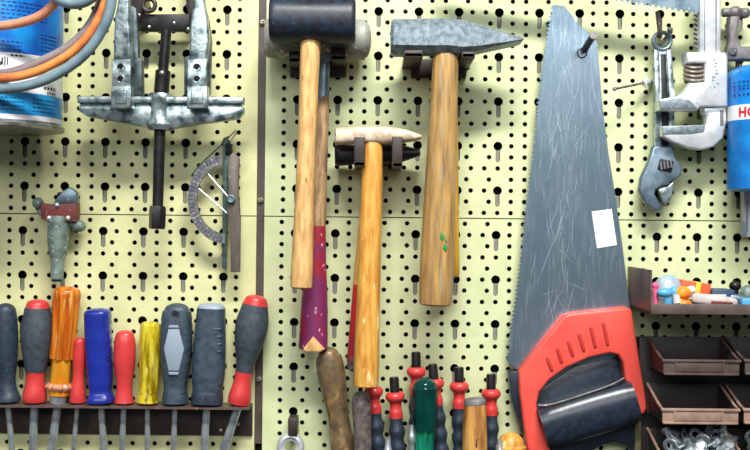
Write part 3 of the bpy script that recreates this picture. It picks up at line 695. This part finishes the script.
ribbed('red collared ribbed tool just right of the green screwdriver', (432.5, 364), (441, 450), d=24)
ribbed('red collared ribbed tool left behind the wooden chisel handle', (459, 367), (460, 450), d=20)
ribbed('red collared ribbed tool between chisel handle and round wooden knob', (491, 374), (491, 450), d=20)
t = thing('green_screwdriver', 'glossy dark green screwdriver with lighter green transparent neck', 'screwdriver', P(425, 450, 48))
g = G(); handle(g, (425, 377.5), (425, 430), 52, 52, [(0, 12), (.2, 13), (.7, 13), (1, 11.4)], r0=9, seg=48, mod=lambda t_, a: 1-.05*(.5-.5*math.cos(8*a))); obj('handle', g, green, t)
g = G(); handle(g, (425, 427), (424, 478), 52, 52, [(0, 11.5), (.2, 9.6), (.45, 9), (.8, 11), (1, 11)], seg=48, mod=fl(8, .2)); obj('neck', g, greenl, t)
t = thing('wood_chisel', 'chisel with straight brown wooden handle and dark steel cap', 'chisel', P(474, 450, 48))
g = G(); handle(g, (475, 402), (474.5, 475), 52, 52, [(0, 10.8), (.5, 12.4), (1, 12.6)], n=2.6); obj('handle', g, wood7, t)
g = G(); handle(g, (474.5, 398.5), (475, 403.5), 52, 52, [(0, 9.6), (.4, 11), (1, 11.4)], n=2.6, sub=1); obj('striking_cap', g, cast, t)
t = thing('awl', 'awl with round pale wooden knob handle at the bottom beside the saw', 'awl', P(511, 460, 40))
g = G(); handle(g, (511, 432), (511, 480), 40, 40, [(0, 13), (.3, 15.2), (.5, 14.8), (.8, 10), (1, 8)], r0=12, sub=5); obj('handle', g, wood3, t)
for i, (x_, y_) in enumerate(((388, 447), (412, 433), (500, 448))):
    g = G(); handle(g, (x_, y_-8), (x_, y_+30), 50, 50, [(0, 2.6), (.2, 3.4), (.3, 4.4), (.42, 4.4), (.5, 3), (1, 3)], sub=2)
    obj('steel_punch', g, chrome, None, ['small bright steel punch left of the green screwdriver, at the bottom edge', 'slim steel punch touching the left side of the green screwdriver neck', 'small bright steel punch left of the round wooden knob'][i], 'punch')

# ------------------------------------------------------------------ saw
t = thing('hand_saw', 'large hand saw with scratched blue grey blade and red and black handle', 'saw', P(581, 53, 6))
le = [(552, 5), (543, 60), (537, 108), (533, 150), (525.5, 210), (520, 263), (515, 300), (510, 330), (507.5, 360)]
ri = [(642, 372), (629, 300), (623, 250), (615, 193), (608, 150), (602, 100), (597, 42), (593, 37), (578, 24), (571, 14), (564, 6)]
q = []
for i in range(len(le)-1):
    a, b = le[i], le[i+1]; n = max(1, round(math.dist(a, b)/4.2))
    for k in range(n):
        x_, y_ = a[0]+(b[0]-a[0])*k/n, a[1]+(b[1]-a[1])*k/n
        q += [(x_+1.9, y_), (x_-1.6, y_+3.0*math.dist(a, b)/n/4.2)]
q += [(507.5, 362), (519, 371), (530, 400), (642, 400)] + ri
g = G(); g.prism(q, 12.6, 14, 0); bl = obj('blade', g, blade, t)
g = G(); rnd = random.Random(21)
for k in range(120):
    y_ = rnd.uniform(60, 355) if k > 25 else rnd.uniform(12, 60)
    lo_x = 553-(y_-5)*.13+5; hi_x = 600+(y_-60)*.125-4 if y_ > 60 else 570+(y_-12)*.5
    x_ = rnd.uniform(lo_x, hi_x) if rnd.random() < .5 else min(hi_x, max(lo_x, rnd.gauss(566-(y_-150)*.03, 11)))
    a_ = rnd.gauss(1.66, .14) if rnd.random() < .85 else rnd.uniform(0, 3.1); L_ = rnd.uniform(8, 46); cu_ = rnd.uniform(-.25, .25)
    pts = [(x_+L_*q_*math.cos(a_+cu_*q_), y_+L_*q_*math.sin(a_+cu_*q_)) for q_ in (0, .33, .66, 1)]
    if any(p[0] < 553-(p[1]-5)*.13+3 or p[0] > 597+(p[1]-60)*.125 or p[1] > 358 for p in pts): continue
    w_ = rnd.uniform(.06, .17); top_, bot_ = [], []
    for i_, p in enumerate(pts):
        ww_ = w_*(1 if 0 < i_ < 3 else .3); nx, ny = -math.sin(a_), math.cos(a_)
        top_.append(g.bm.verts.new(P(p[0]+nx*ww_, p[1]+ny*ww_, 14.08))); bot_.append(g.bm.verts.new(P(p[0]-nx*ww_, p[1]-ny*ww_, 14.08)))
    for i_ in range(3): g.face((top_[i_], top_[i_+1], bot_[i_+1], bot_[i_]))
so = obj('scratches', g, mat('bare_scratch', (176, 192, 204), .45, .5), bl); so['kind'] = 'stuff'
g = G(); g.prism([(591.7, 211.7), (611.7, 209), (617, 245), (597, 248.5)], 14, 14.4, .15); obj('sticker', g, white, bl)
g = G(); g.torus(P(582, 53, 14.3), 4.6, .6, .3); obj('hanging_hole', g, darkst, bl)
rd = [(520, 370), (542, 342), (563, 316), (571, 313), (600, 310), (627, 307), (632, 310), (635, 328), (640, 361), (646, 395), (647.5, 408), (645, 414), (641, 415), (637, 411), (630, 391), (625, 378), (623, 362), (618, 355), (610, 353.5),
      (590, 358), (567, 368), (550, 380), (540, 392), (537, 404), (540, 422), (550, 445), (553, 470), (538, 470), (527, 449), (523, 417), (520, 392)]
g = G(); g.prism(rd, 6, 30, 3.2, seg=4); hd = obj('red_handle_frame', g, redo, t, ang=50)
for i, (a, b, L_) in enumerate(((549, 364, 11), (559, 355.5, 12), (570, 348.5, 13), (581, 342.5, 15), (592.5, 337, 18), (605, 334, 20))):
    g = G(); A_, B_ = P(a-1.6, b-L_/2, 30), P(a+2.6, b+L_/2, 30)
    g.tube([A_, (A_+B_)/2+Vector((0, -.0004, 0)), B_], 1.8, seg=8, sub=3); g.ball(A_, 1.8, u=8); g.ball(B_, 1.8, u=8); obj('grip_groove', g, redd, hd)
g = G(); g.prism([(508, 371), (519, 371), (545, 386), (575, 366), (622, 356), (630, 392), (641, 420), (638, 470), (634, 456), (626, 446), (615, 442.5), (602, 445), (590, 453), (580, 470), (540, 470), (521, 432), (511, 398)], 4, 17, 1.5)
obj('black_handle_core', g, gripk, t)
g = G(); g.loft(P(542, 428, 30), P(635, 400, 30), [(0, 19, 15), (.12, 21, 16), (.5, 22, 16.5), (.88, 21, 16), (1, 19.5, 15)], n=2.3, seg=36, sub=4); gr = obj('grip', g, gripk, t)
g = G(); g.tube([P(538, 405, 38), P(548, 405, 39), (P(570, 399, 39)), P(600, 389, 39), P(615, 383, 39), P(624, 378, 38)], 1.0, seg=8); obj('grip_piping', g, cast, gr)
g = G(); A_, B_ = P(581.5, 54, -4), P(593.5, 35.5, 62)
g.cyl(A_, B_, 3.5, 20, bev=.6); pg = obj('wall_peg', g, darkst, None, 'short dark steel peg sticking out through the tip of the saw blade', 'peg')
g = G(); ax = (B_-A_).normalized(); g.loft(B_-ax*.002, B_+ax*.0008, [(0, 3.9, 3.9), (1, 3.6, 3.6)], sub=1); obj('peg_end', g, cast, pg)

# ------------------------------------------------------------------ bar across the top right
q = [(440, -50), (700, -5), (700, 14)]
n = 46
for i in range(n): 
    a = i/n; x_, y_ = 700-260*a, 14-45*a
    q += [(x_-1.2, y_-2.4), (x_-4.2, y_+.6)]
g = G(); g.prism(q, 44, 45.4, 0); obj('saw_blade', g, bluest, None, 'long pale toothed blade crossing the top edge, upper right', 'blade')

# ------------------------------------------------------------------ adjustable wrench (dark, left)
t = thing('adjustable_wrench', 'slim blue grey adjustable wrench hanging by its ring, jaws down, left of the big one', 'wrench', P(662, 41, 14))
g = G(); g.torus(P(662, 41, 20), 8.4, 2.1, 3); obj('hanging_ring', g, bluest, t)
g = G(); g.prism([(654, 50), (672, 50), (674, 95), (673, 148), (655, 150), (656, 95)], 17, 21, 1)
g.prism([(654, 49), (659.5, 50), (661, 95), (660.5, 148), (655, 150), (655.5, 95)], 15, 24, 1.4); g.prism([(667, 50), (672, 49), (675, 95), (674.5, 148), (669, 148), (669, 95)], 15, 24, 1.4)
hw = obj('handle', g, steel, t)
g = G(); g.prism([(660.5, 54), (666, 54), (668, 95), (668, 146), (661.5, 146), (661.8, 95)], 20, 21.6, .2); obj('groove', g, darkst, hw)
g = G(); g.prism([(653.5, 146), (673, 146), (676, 157), (683, 168), (681, 176), (674, 180), (668, 186), (662, 186), (656, 190), (655, 194), (663, 208), (657, 211.5), (646, 204), (639.5, 191), (641, 178), (649, 161)], 14, 25, 2, seg=3); obj('fixed_jaw', g, bluest, t)
g = G(); g.prism([(659, 189), (668, 186), (674, 181), (672, 198), (666, 206), (664, 204), (660, 195)], 15, 23, 1.2); obj('sliding_jaw', g, steel, t)
g = G(); g.box(P(665.5, 165.5, 25), (14, 2, 11), .3, Matrix.Rotation(math.radians(12), 3, 'Y')); ww = obj('worm_recess', g, darkst, t)
g = G()
for k in range(4):
    g.cyl(P(660.5+k*3.3, 161.5-k*.7+.4, 27), P(661.8+k*3.3, 168.8-k*.7+.8, 27), 1.1, 8)
obj('worm', g, screwm, ww)
g = G(); g.tube([P(659.5, 36, -1), P(659.5, 36, 12), P(660, 34, 26), P(659, 24, 31), P(657.5, 11, 33)], 2.4, seg=12); obj('wall_hook', g, brass, None, 'small brown upturned hook in the ring of the slim wrench', 'hook')
g = G(); g.cyl(P(671, 32, 4), P(660, 45, 18), 2, 12, bev=.5); g.ball(P(670, 30, 8), 3); obj('hanging_pin', g, protr, None, 'small grey pin behind the ring of the slim wrench', 'pin')
t = thing('wire_hook', 'thin steel rod pointing left beside the slim wrench handle', 'rod', P(648, 82, 8))
g = G(); g.cyl(P(614.5, 89, 34), P(648, 82, 12), 1.2, 10); g.ball(P(614.5, 89, 34), 2.1, u=12); obj('rod', g, protr, t)
g = G(); g.cyl(P(643, 83, 16), P(649, 81.8, 12), 3.2, 14, bev=.6); g.cyl(P(649, 81.8, 12), P(652, 81, -1), 2, 12); g.box(P(645.5, 82.4, 15), (2.2, 8, 10), .8); obj('thumb_nut', g, steelb, t)

# ------------------------------------------------------------------ big adjustable wrench
t = thing('large_adjustable_wrench', 'big bright silver adjustable wrench with jaws pointing left, beside the small blue can', 'wrench', P(710, 60, 20))
g = G(); g.prism([(699, -60), (721, -60), (721, 58), (699, 58)], 27, 36, 1.2)
g.prism([(700, -60), (703, -60), (703, 52), (700, 52)], 35, 38, .6); g.prism([(717, -60), (720.5, -60), (720.5, 52), (717, 52)], 35, 38, .6); sh = obj('shank', g, steelb, t)
for xx in (704.2, 715.6):
    g = G(); g.prism([(xx, -60), (xx+.9, -60), (xx+.9, 52), (xx, 52)], 35.8, 36.3); obj('shank_line', g, cast, sh)
q = [(700, -20)]
for k in range(15): q += [(694.5, -18+k*4.6), (698, -16+k*4.6)]
q += [(700, 52)]
g = G(); g.prism(q, 28, 34, .2); obj('rack_teeth', g, cast, t)
g = G(); g.prism([(687, 52), (726, 52), (728, 56), (728, 106), (701, 106.5), (698, 110), (690, 110), (660, 110), (659, 99.5), (672, 97), (680, 95.5), (686, 90), (690, 83), (705, 82), (705, 63), (687, 63)], 24, 44, 2, seg=3); obj('sliding_body', g, steelb, t)
g = G(); g.prism([(660, 100.5), (680, 97.5), (690, 100), (697, 108), (661, 109)], 42, 44.6, .4); obj('upper_jaw_face', g, forged, t)
g = G(); g.prism([(686, 64), (704, 64), (704, 81.5), (686, 81.5)], 22, 30); wr = obj('worm_recess', g, cast, t)
g = G()
for k in range(4):
    y_ = 66.5+k*4.3; g.tube([P(684, y_-1.2, 34), P(690, y_+.6, 41), P(697, y_+1.2, 42), P(704, y_-.4, 36)], 1.35, seg=10)
obj('worm_thread', g, hosec and mat('worm_brass_steel', (190, 176, 160), .3, .7), wr)
g = G(); g.prism([(703.5, 106), (727, 106), (727, 122), (723.5, 138), (714, 147), (702, 150), (688, 148), (672, 142), (662.5, 136), (662, 126), (706.5, 124.5), (706.5, 115), (703.5, 113)], 24, 38, 2.2, seg=3); obj('fixed_jaw', g, steelb, t)
g = G(); g.prism([(662.5, 127), (706, 125), (704, 132), (690, 134), (663, 134.5)], 36, 38.8, .5); obj('lower_jaw_face', g, forged, t)
g = G(); g.prism([(720, 110), (724, 110), (724, 126), (720, 126)], 36, 38.4, .8); obj('slot', g, cast, t)
g = G(); rnd = random.Random(3)
for (x_, y_) in [(716+rnd.uniform(-3, 3), 60+k*3.4) for k in range(9)]: g.box(P(x_, y_, 44.1), (rnd.uniform(1, 3), .4, rnd.uniform(.6, 1.6)))
obj('stamped_marks', g, cast, t)

# ------------------------------------------------------------------ cast clamp
t = thing('cast_clamp', 'rough grey cast iron clamp at the right edge above the small blue can', 'clamp', P(735, 50, 8))
g = G(); g.prism([(730, 16), (741, 14), (739, 26), (738, 38), (742, 46), (762, 46), (790, 44), (790, 56), (756, 60), (729, 60), (727, 52), (730, 40), (729, 28)], 14, 28, 3, seg=3); obj('frame', g, cast, t)
g = G(); g.cyl(P(722, 12.5, 20), P(748, 12.5, 20), 4.6, 18, bev=1); g.ball(P(735, 13, 22), 7); g.ball(P(745, 13, 22), 5.4); obj('pivot_bolt', g, cast, t)
g = G(); g.cyl(P(733, 51, 27), P(733, 51, 31), 4.2, 18, bev=.8); obj('boss', g, protr, t)
g = G(); g.cyl(P(737.5, 58, 20), P(737.5, 76, 20), 2.2, 12); obj('stem', g, darkst, t)
g = G(); g.cyl(P(735, 13, 16), P(735, 13, -1), 3, 12); obj('hanging_stud', g, darkst, t)

# ------------------------------------------------------------------ small blue can
RC = 33.0; c0 = P(763, 120, 42); CX, CY = c0.x, -.042
def cz_(py): return P(745, py, 66).z
t = thing('small_blue_can', 'narrow blue can with white band and red letters at the right edge', 'can', Vector((CX, CY, cz_(189))))
def cp(name, py0, py1, m, r=RC, secs=None):
    g = G(); g.loft(Vector((CX, CY, cz_(py1))), Vector((CX, CY, cz_(py0))), secs or [(0, r, r), (1, r, r)], sub=2 if secs else 1, seg=64); return obj(name, g, m, t)
cp('lower_label', 119, 187, canblue2); band = cp('white_band', 104, 119, canwhite); cp('upper_label', 74, 104, canblue)
cp('shoulder', 62, 74, canblue2, secs=[(0, RC, RC), (.3, RC-.6, RC-.6), (.6, RC-3, RC-3), (.85, RC-8, RC-8), (1, RC-14, RC-14)])
cp('bottom_rim', 187, 190, canblue2, secs=[(0, RC-2.5, RC-2.5), (.5, RC, RC), (1, RC, RC)])
def text_on(s, size, x_off_px, py, m, parent, cx, cy, R0, name):
    cu = bpy.data.curves.new('t', 'FONT'); cu.body = s; cu.size = size; cu.offset = size*.045; cu.space_character = 1.05
    o = bpy.data.objects.new('t', cu); COL.objects.link(o); dg = bpy.context.evaluated_depsgraph_get(); dg.update()
    me = bpy.data.meshes.new_from_object(o.evaluated_get(dg)); bpy.data.objects.remove(o); bpy.data.curves.remove(cu)
    bm = bmesh.new(); bm.from_mesh(me); bpy.data.meshes.remove(me)
    bmesh.ops.triangulate(bm, faces=bm.faces)
    bmesh.ops.subdivide_edges(bm, edges=[e for e in bm.edges if e.calc_length() > size*.15], cuts=2)
    xl = P(x_off_px, py, cy_d(x_off_px)).x; a0 = math.asin(max(-.98, min(.98, (xl-cx)/(R0/1000)))); z = cz_(py)
    for v in bm.verts:
        a = a0+v.co.x/(R0/1000); zz_ = v.co.y
        v.co = Vector((cx+(R0+.25)/1000*math.sin(a), cy-(R0+.25)/1000*math.cos(a), z+zz_))
    return obj(name, bm, m, parent)
def cy_d(px): return 58
text_on('HC', .0122, 738.6, 116, redink, t, CX, CY, RC, 'red_letters')
g = G(); rnd = random.Random(5)
for (x_, y_) in [(a, b) for a in range(737, 752, 3) for b in (81, 85, 88, 94)]:
    xx = P(x_, y_, 60).x; a = math.asin(max(-.95, min(.95, (xx-CX)/.033)))
    g.box(Vector((CX+.0332*math.sin(a), CY-.0332*math.cos(a), cz_(y_))), (rnd.uniform(1.4, 2.4), .3, 1.3 if y_ != 94 else 2), 0, Matrix.Rotation(a, 3, 'Z'))
obj('small_print', g, ink, t)
t = thing('plastic_holder', 'narrow white plastic strip at the right edge below the small blue can', 'plastic strip', P(750, 236, 5))
g = G(); g.prism([(743.5, 190), (770, 190), (770, 237), (744.5, 237)], 2, 14, 1.5); obj('strip', g, whitep, t)
g = G(); g.prism([(746, 200), (748, 200), (748, 232), (746, 232)], 13.5, 15, .3); g.prism([(743, 222), (747, 222), (747, 236), (743, 236)], 12, 16, .6); obj('ridge', g, palep, t)

# ------------------------------------------------------------------ shelf tray with clutter
ZT = P(690, 308.5, 91).z    # top face of the tray floor
t = thing('tray_shelf', 'brown painted steel tray shelf above the parts bins, right of the saw', 'shelf', Vector((P(700, 312, 91).x, 0, ZT)))
xl, xr = P(652, 300, 91).x, .47
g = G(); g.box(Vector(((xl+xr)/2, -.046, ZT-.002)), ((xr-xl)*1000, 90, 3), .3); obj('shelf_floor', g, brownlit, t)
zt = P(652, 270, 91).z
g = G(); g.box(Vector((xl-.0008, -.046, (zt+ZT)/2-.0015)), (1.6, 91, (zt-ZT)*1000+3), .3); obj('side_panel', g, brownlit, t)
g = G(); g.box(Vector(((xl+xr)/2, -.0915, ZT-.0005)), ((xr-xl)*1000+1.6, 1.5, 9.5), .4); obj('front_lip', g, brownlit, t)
def on(x_, d, h, lift=0): # point resting on the tray at pixel column x_, distance d, half height h
    p = P(x_, 300, d); p.z = ZT+h/1000+lift/1000-.0005; return p
pc = mat('translucent_bag', (206, 222, 230), .25, trans=.4, c2=(170, 196, 214), scale=120, bump=.5)
cyan = mat('sky_blue_plastic', (84, 158, 200), .35); pink = mat('pink_plastic', (226, 96, 140), .4); yel2 = mat('orange_yellow_plastic', (244, 160, 36), .35, c2=(236, 96, 40), scale=90)
ora = mat('orange_box_card', (226, 92, 52), .5); yst = mat('yellow_label', (240, 196, 60), .5); dkb = mat('dark_blue_box', (52, 72, 100), .45); crm = mat('cream_plastic', (204, 192, 186), .4, c2=(170, 160, 156), scale=80)
g = G(); g.ball(on(668, 52, 14, 1.5), 13.5, 1, .9, 1.08, u=24); obj('crumpled_bag', g, pc, None, 'round translucent pale bag at the left end of the tray shelf', 'bag')
g = G(); g.ball(on(655, 70, 5, 15), 3.4, u=16); g.cyl(on(655, 72, 5, 12), on(656, 74, 0, 1), 3); obj('pink_knob', g, pink, None, 'small pink knob against the left side panel of the tray', 'knob')
g = G(); g.ball(on(665, 80, 6, 8), 5, 1.6, 1, .9, u=16); g.ball(on(674, 80, 5, 10), 5, u=16); g.cyl(on(668, 80, 0, 1), on(668, 80, 0, 9), 4); obj('blue_clip', g, cyan, None, 'sky blue plastic clip in front of the pale bag', 'clip')
g = G(); g.ball(on(683, 82, 6, 8), 6.5, 1.2, 1, 1, u=16); g.ball(on(685, 84, 4, 0), 4.4, 1.5, 1, 1, u=16); g.ball(on(680, 82, 4, 2), 4.5, u=16); obj('orange_plug', g, yel2, None, 'orange and yellow plastic plug at the front of the tray', 'plug')
g = G(); g.loft(on(686, 80, 4, 12), on(694, 76, 4, 13), [(0, 3.5, 3.5), (1, 4, 4)], r0=2, r1=2); g.cyl(on(677, 84, 3, 2), on(676, 84, 3, 10), 3.5); obj('white_cap', g, whitep, None, 'small white cap next to the orange plug', 'cap')
t = thing('orange_box', 'orange cardboard box with yellow stripe leaning in the tray', 'box', on(692, 50, 0))
Rb = Matrix.Rotation(math.radians(8), 3, 'Y')
g = G(); g.box(on(692, 50, 11, 5), (28, 24, 15), .8, Rb); obj('carton', g, ora, t)
g = G(); g.box(on(694, 50, 10.8, 5), (5, 24.6, 15.5), .6, Rb); obj('yellow_stripe', g, yst, t)
g = G(); g.box(on(692, 50, 3), (24, 20, 6), .8); obj('black_case', g, gripk, None, 'flat black case underneath the orange box', 'case')
t = thing('blue_case', 'dark blue flat case right of the orange box in the tray', 'case', on(719, 56, 0))
g = G(); g.box(on(719, 56, 10, 2), (21, 26, 10), 1.2); obj('case_body', g, dkb, t)
g = G(); g.box(on(718, 69.4, 9, 2), (15, 1, 3)); obj('pale_label', g, whitep, t)
g = G(); g.box(on(719, 56, 3, 0), (19, 24, 6), 1); obj('grey_block', g, cast, None, 'grey metal block beneath the dark blue case', 'block')
t = thing('utility_knife', 'cream folding knife with brown inlay lying along the front of the tray', 'knife', on(714, 82, 0))
g = G(); g.loft(on(691, 82, 6, 4), on(738, 82, 5, 0), [(0, 4.5, 3), (.2, 5, 4), (.7, 5.2, 4.4), (1, 4.4, 4)], r0=4, r1=5, n=2.6); obj('handle', g, crm, t)
g = G(); g.box(on(722, 86.2, 5, 0), (20, 1, 4), .4, Matrix.Rotation(math.radians(4), 3, 'Y')); obj('inlay', g, redbrown, t)
g = G(); g.ball(on(735, 40, 5, 14), 5.4, 1.1, 1, .9); g.cyl(on(735, 40, 0, 0), on(735, 40, 5, 10), 3.6); obj('dark_knob', g, darkst, None, 'round dark knob at the back of the tray right of the blue case', 'knob')
g = G(); g.ball(on(748, 50, 8, 4), 8, 1, 1, 1.1); obj('green_ball', g, greypaint, None, 'grey green rounded lump at the right edge of the tray', 'lump')
g = G(); g.box(on(752, 80, 5), (22, 12, 10), 1.4); obj('bright_blue_block', g, cyan, None, 'bright blue block at the right edge, front of the tray', 'block')
g = G(); g.loft(on(728, 66, 6, 4), on(750, 66, 4, 2), [(0, 4, 4), (1, 4, 4)], r0=3, r1=3); obj('pale_rod', g, bluest, None, 'pale grey blue rod behind the cream knife', 'rod')

# ------------------------------------------------------------------ louvre panel and bins
t = thing('bin_rack', 'dark louvred steel panel behind the parts bins', 'rack', P(700, 450, 0))
g = G(); q0, q1 = P(640, 338, 20), P(800, 500, 20)
g.box(Vector(((q0.x+q1.x)/2, -.010, (q0.z+q1.z)/2)), ((q1.x-q0.x)*1000, 17, (q0.z-q1.z)*1000), .6); obj('panel', g, louvre, t)
g = G(); q0, q1 = P(634, 412, 20), P(641, 500, 20); g.box(Vector(((q0.x+q1.x)/2, -.012, (q0.z+q1.z)/2)), (6, 20, (q0.z-q1.z)*1000), .6); obj('upright', g, mat('olive_upright', (92, 86, 60), .6), t)
BW = 72.0
def make_bin(label, m, mf):
    """origin: front lip top centre at the front; +y goes to the wall"""
    t = thing('parts_bin', label, 'bin', Vector((0, 0, 0)), 'parts bins in the rack')
    W, Dp, Hb, Hf, th = BW, 56, 29, 13.5, 1.6
    g = G(); fz = -Hf
    g.box(Vector((0, Dp/2000, (fz)/1000)), (W-6, Dp, th), .3); obj('bin_floor', g, louvre, t)  # near black floor, back and sides paint the shade inside the bin
    g = G(); g.box(Vector((0, (Dp-1)/1000, (fz+Hb/2)/1000)), (W, th, Hb), .3); obj('bin_back', g, louvre, t)
    for s_ in (-1, 1):
        bm = bmesh.new(); prof = [(0, fz), (0, 0), (5, .6), (14, 2.5), (34, 8.5), (Dp, 15), (Dp, fz)]
        xi, xo = s_*(W/2-th)/1000, s_*W/2/1000
        a = [bm.verts.new((xi-(.003*s_ if p[1] == fz else 0), p[0]/1000, p[1]/1000)) for p in prof]; b = [bm.verts.new((xo-(.003*s_ if p[1] == fz else 0), p[0]/1000, p[1]/1000)) for p in prof]
        bm.faces.new(a); bm.faces.new(b[::-1]); n = len(prof)
        for i in range(n): bm.faces.new((a[i], b[i], b[(i+1) % n], a[(i+1) % n]))
        g = G(); g.add(bm)
        sd_ = obj('bin_side', g, louvre, t); g = G()
        pr = [Vector(((xi+xo)/2, p[0]/1000, p[1]/1000)) for p in prof[1:6]]
        g.tube(pr, 1.3, seg=8, sub=3); obj('rim', g, mf, sd_)
    g = G(); g.box(Vector((0, .0008, fz/2000)), (W-2, 2, Hf), .4); g.box(Vector((0, 0, -.0008)), (W+1, 4, 2.4), .6); g.box(Vector((0, 0, (fz+.5)/1000)), (W-3, 3.4, 2), .5)
    for xx in (-24, 20): g.box(Vector((xx/1000, -.0006, fz/2000)), (1.6, 2, Hf-2), .3)
    fr = obj('bin_front', g, mf, t)
    g = G(); g.box(Vector((-.002, -.0006, fz/2000)), (42, .8, Hf-5), .2); obj('label_slot', g, mf, fr)
    return t
b0 = make_bin('empty dark brown parts bin in the top row, its front coloured as shaded, just under the tray shelf', binm, binm)
b0.location = P(701.5, 360, 86)
b1 = make_bin('empty parts bin with front coloured as lit in the second row, nothing in it', binm, bint)
b1.location = P(700.5, 409, 86)
dup(b1, P(700.5, 456, 86), 'parts bin filled with nuts and bolts in the bottom row')
for y_, lb in ((360, 'top'), (409, 'second'), (456, 'bottom')):
    dup(b0 if y_ == 360 else b1, P(782 if y_ > 360 else 783, y_, 86), 'parts bin cut off by the right edge, %s row' % lb)
# nuts and bolts
def nut(R0=6.2, h=5, ri=3.3):
    g = G(); Z = Vector((0, 0, 1)); R = []
    for (k, z_) in ((1, -h/2), (1, h/2)):
        R.append([Vector((R0*math.cos(math.pi*j/3+.0), R0*math.sin(math.pi*j/3), z_))/1000 for j in range(6)])
    n = 18
    def hexr(a):
        a = (a % (math.pi/3))-math.pi/6; return R0*math.cos(math.pi/6)/math.cos(a)
    rings = []
    for (kind, z_) in (('i', -h/2), ('o', -h/2), ('o', h/2), ('i', h/2)):
        rings.append([Vector((math.cos(2*math.pi*j/n)*(ri if kind == 'i' else hexr(2*math.pi*j/n)), math.sin(2*math.pi*j/n)*(ri if kind == 'i' else hexr(2*math.pi*j/n)), z_))/1000 for j in range(n)])
    g.rings(rings, False, 0, True); return g
rnd = random.Random(11)
zc = P(700, 456, 60).z
kinds = []
n0 = obj('hex_nut', nut(), nutm, None, 'zinc hex nut', 'nut', 'hex nuts in the bottom bin', origin=Vector((0, 0, 0)))
g = G(); A_, B_ = Vector((0, 0, -.009)), Vector((0, 0, .009))
bt = thing('hex_bolt', 'zinc hex bolt', 'bolt', Vector((0, 0, 0)), 'bolts in the bottom bin')
g.cyl(A_, B_, 2.4, 12); obj('bolt_shank', g, nutm, bt)
g = G(); g.loft(B_, B_+Vector((0, 0, .0035)), [(0, 4.8, 4.8), (1, 4.6, 4.6)], sub=1, seg=6); obj('bolt_head', g, nutm, bt)
w0 = G(); w0.torus(Vector((0, 0, 0)), 5.4, 2, .8, seg=28, ss=8); w0 = obj('washer', w0, nutm, None, 'round washer', 'washer', 'washers in the bottom bin', origin=Vector((0, 0, 0)))
used = {}
for rbin, x0_, x1_ in ((0, 668, 735), (1, 749, 790)):
    for layer in range(4):
        for i in range(9 if rbin == 0 else 4):
            px_ = x0_+(x1_-x0_)*(i+.5)/(9 if rbin == 0 else 4)+rnd.uniform(-2, 2)
            dd = 76-layer*12; p = P(px_, 450, dd); p.z = P(700, 456, 86).z + (1+layer*3+rnd.uniform(-1, 1))/1000
            src, lb, ky = rnd.choice(((n0, 'loose zinc hex nut heaped in the %s bin of the bottom row', 'n'), (w0, 'round steel washer heaped in the %s bin of the bottom row', 'w'), (bt, 'short zinc bolt heaped in the %s bin of the bottom row', 'b')))
            lb = lb % ('fully visible' if rbin == 0 else 'cut off right')
            rot = (rnd.uniform(-.9, .9) + (1.3 if ky == 'b' else 0), rnd.uniform(-.9, .9), rnd.uniform(0, 6))
            if ky not in used:
                src.location = p; src.rotation_euler = rot; src['label'] = lb; used[ky] = 1; src['group'] = src['group']+' fully visible bin'
            else:
                c_ = dup(src, p, lb, rot); c_['group'] = {'n': 'hex nuts', 'w': 'washers', 'b': 'bolts'}[ky]+' in the bottom row '+('fully visible bin' if rbin == 0 else 'cut off bin')
for o_ in (n0, w0, bt): o_['group'] = {'hex': 'x'}.get('', '') or {n0: 'hex nuts', w0: 'washers', bt: 'bolts'}[o_]+' in the bottom row fully visible bin'
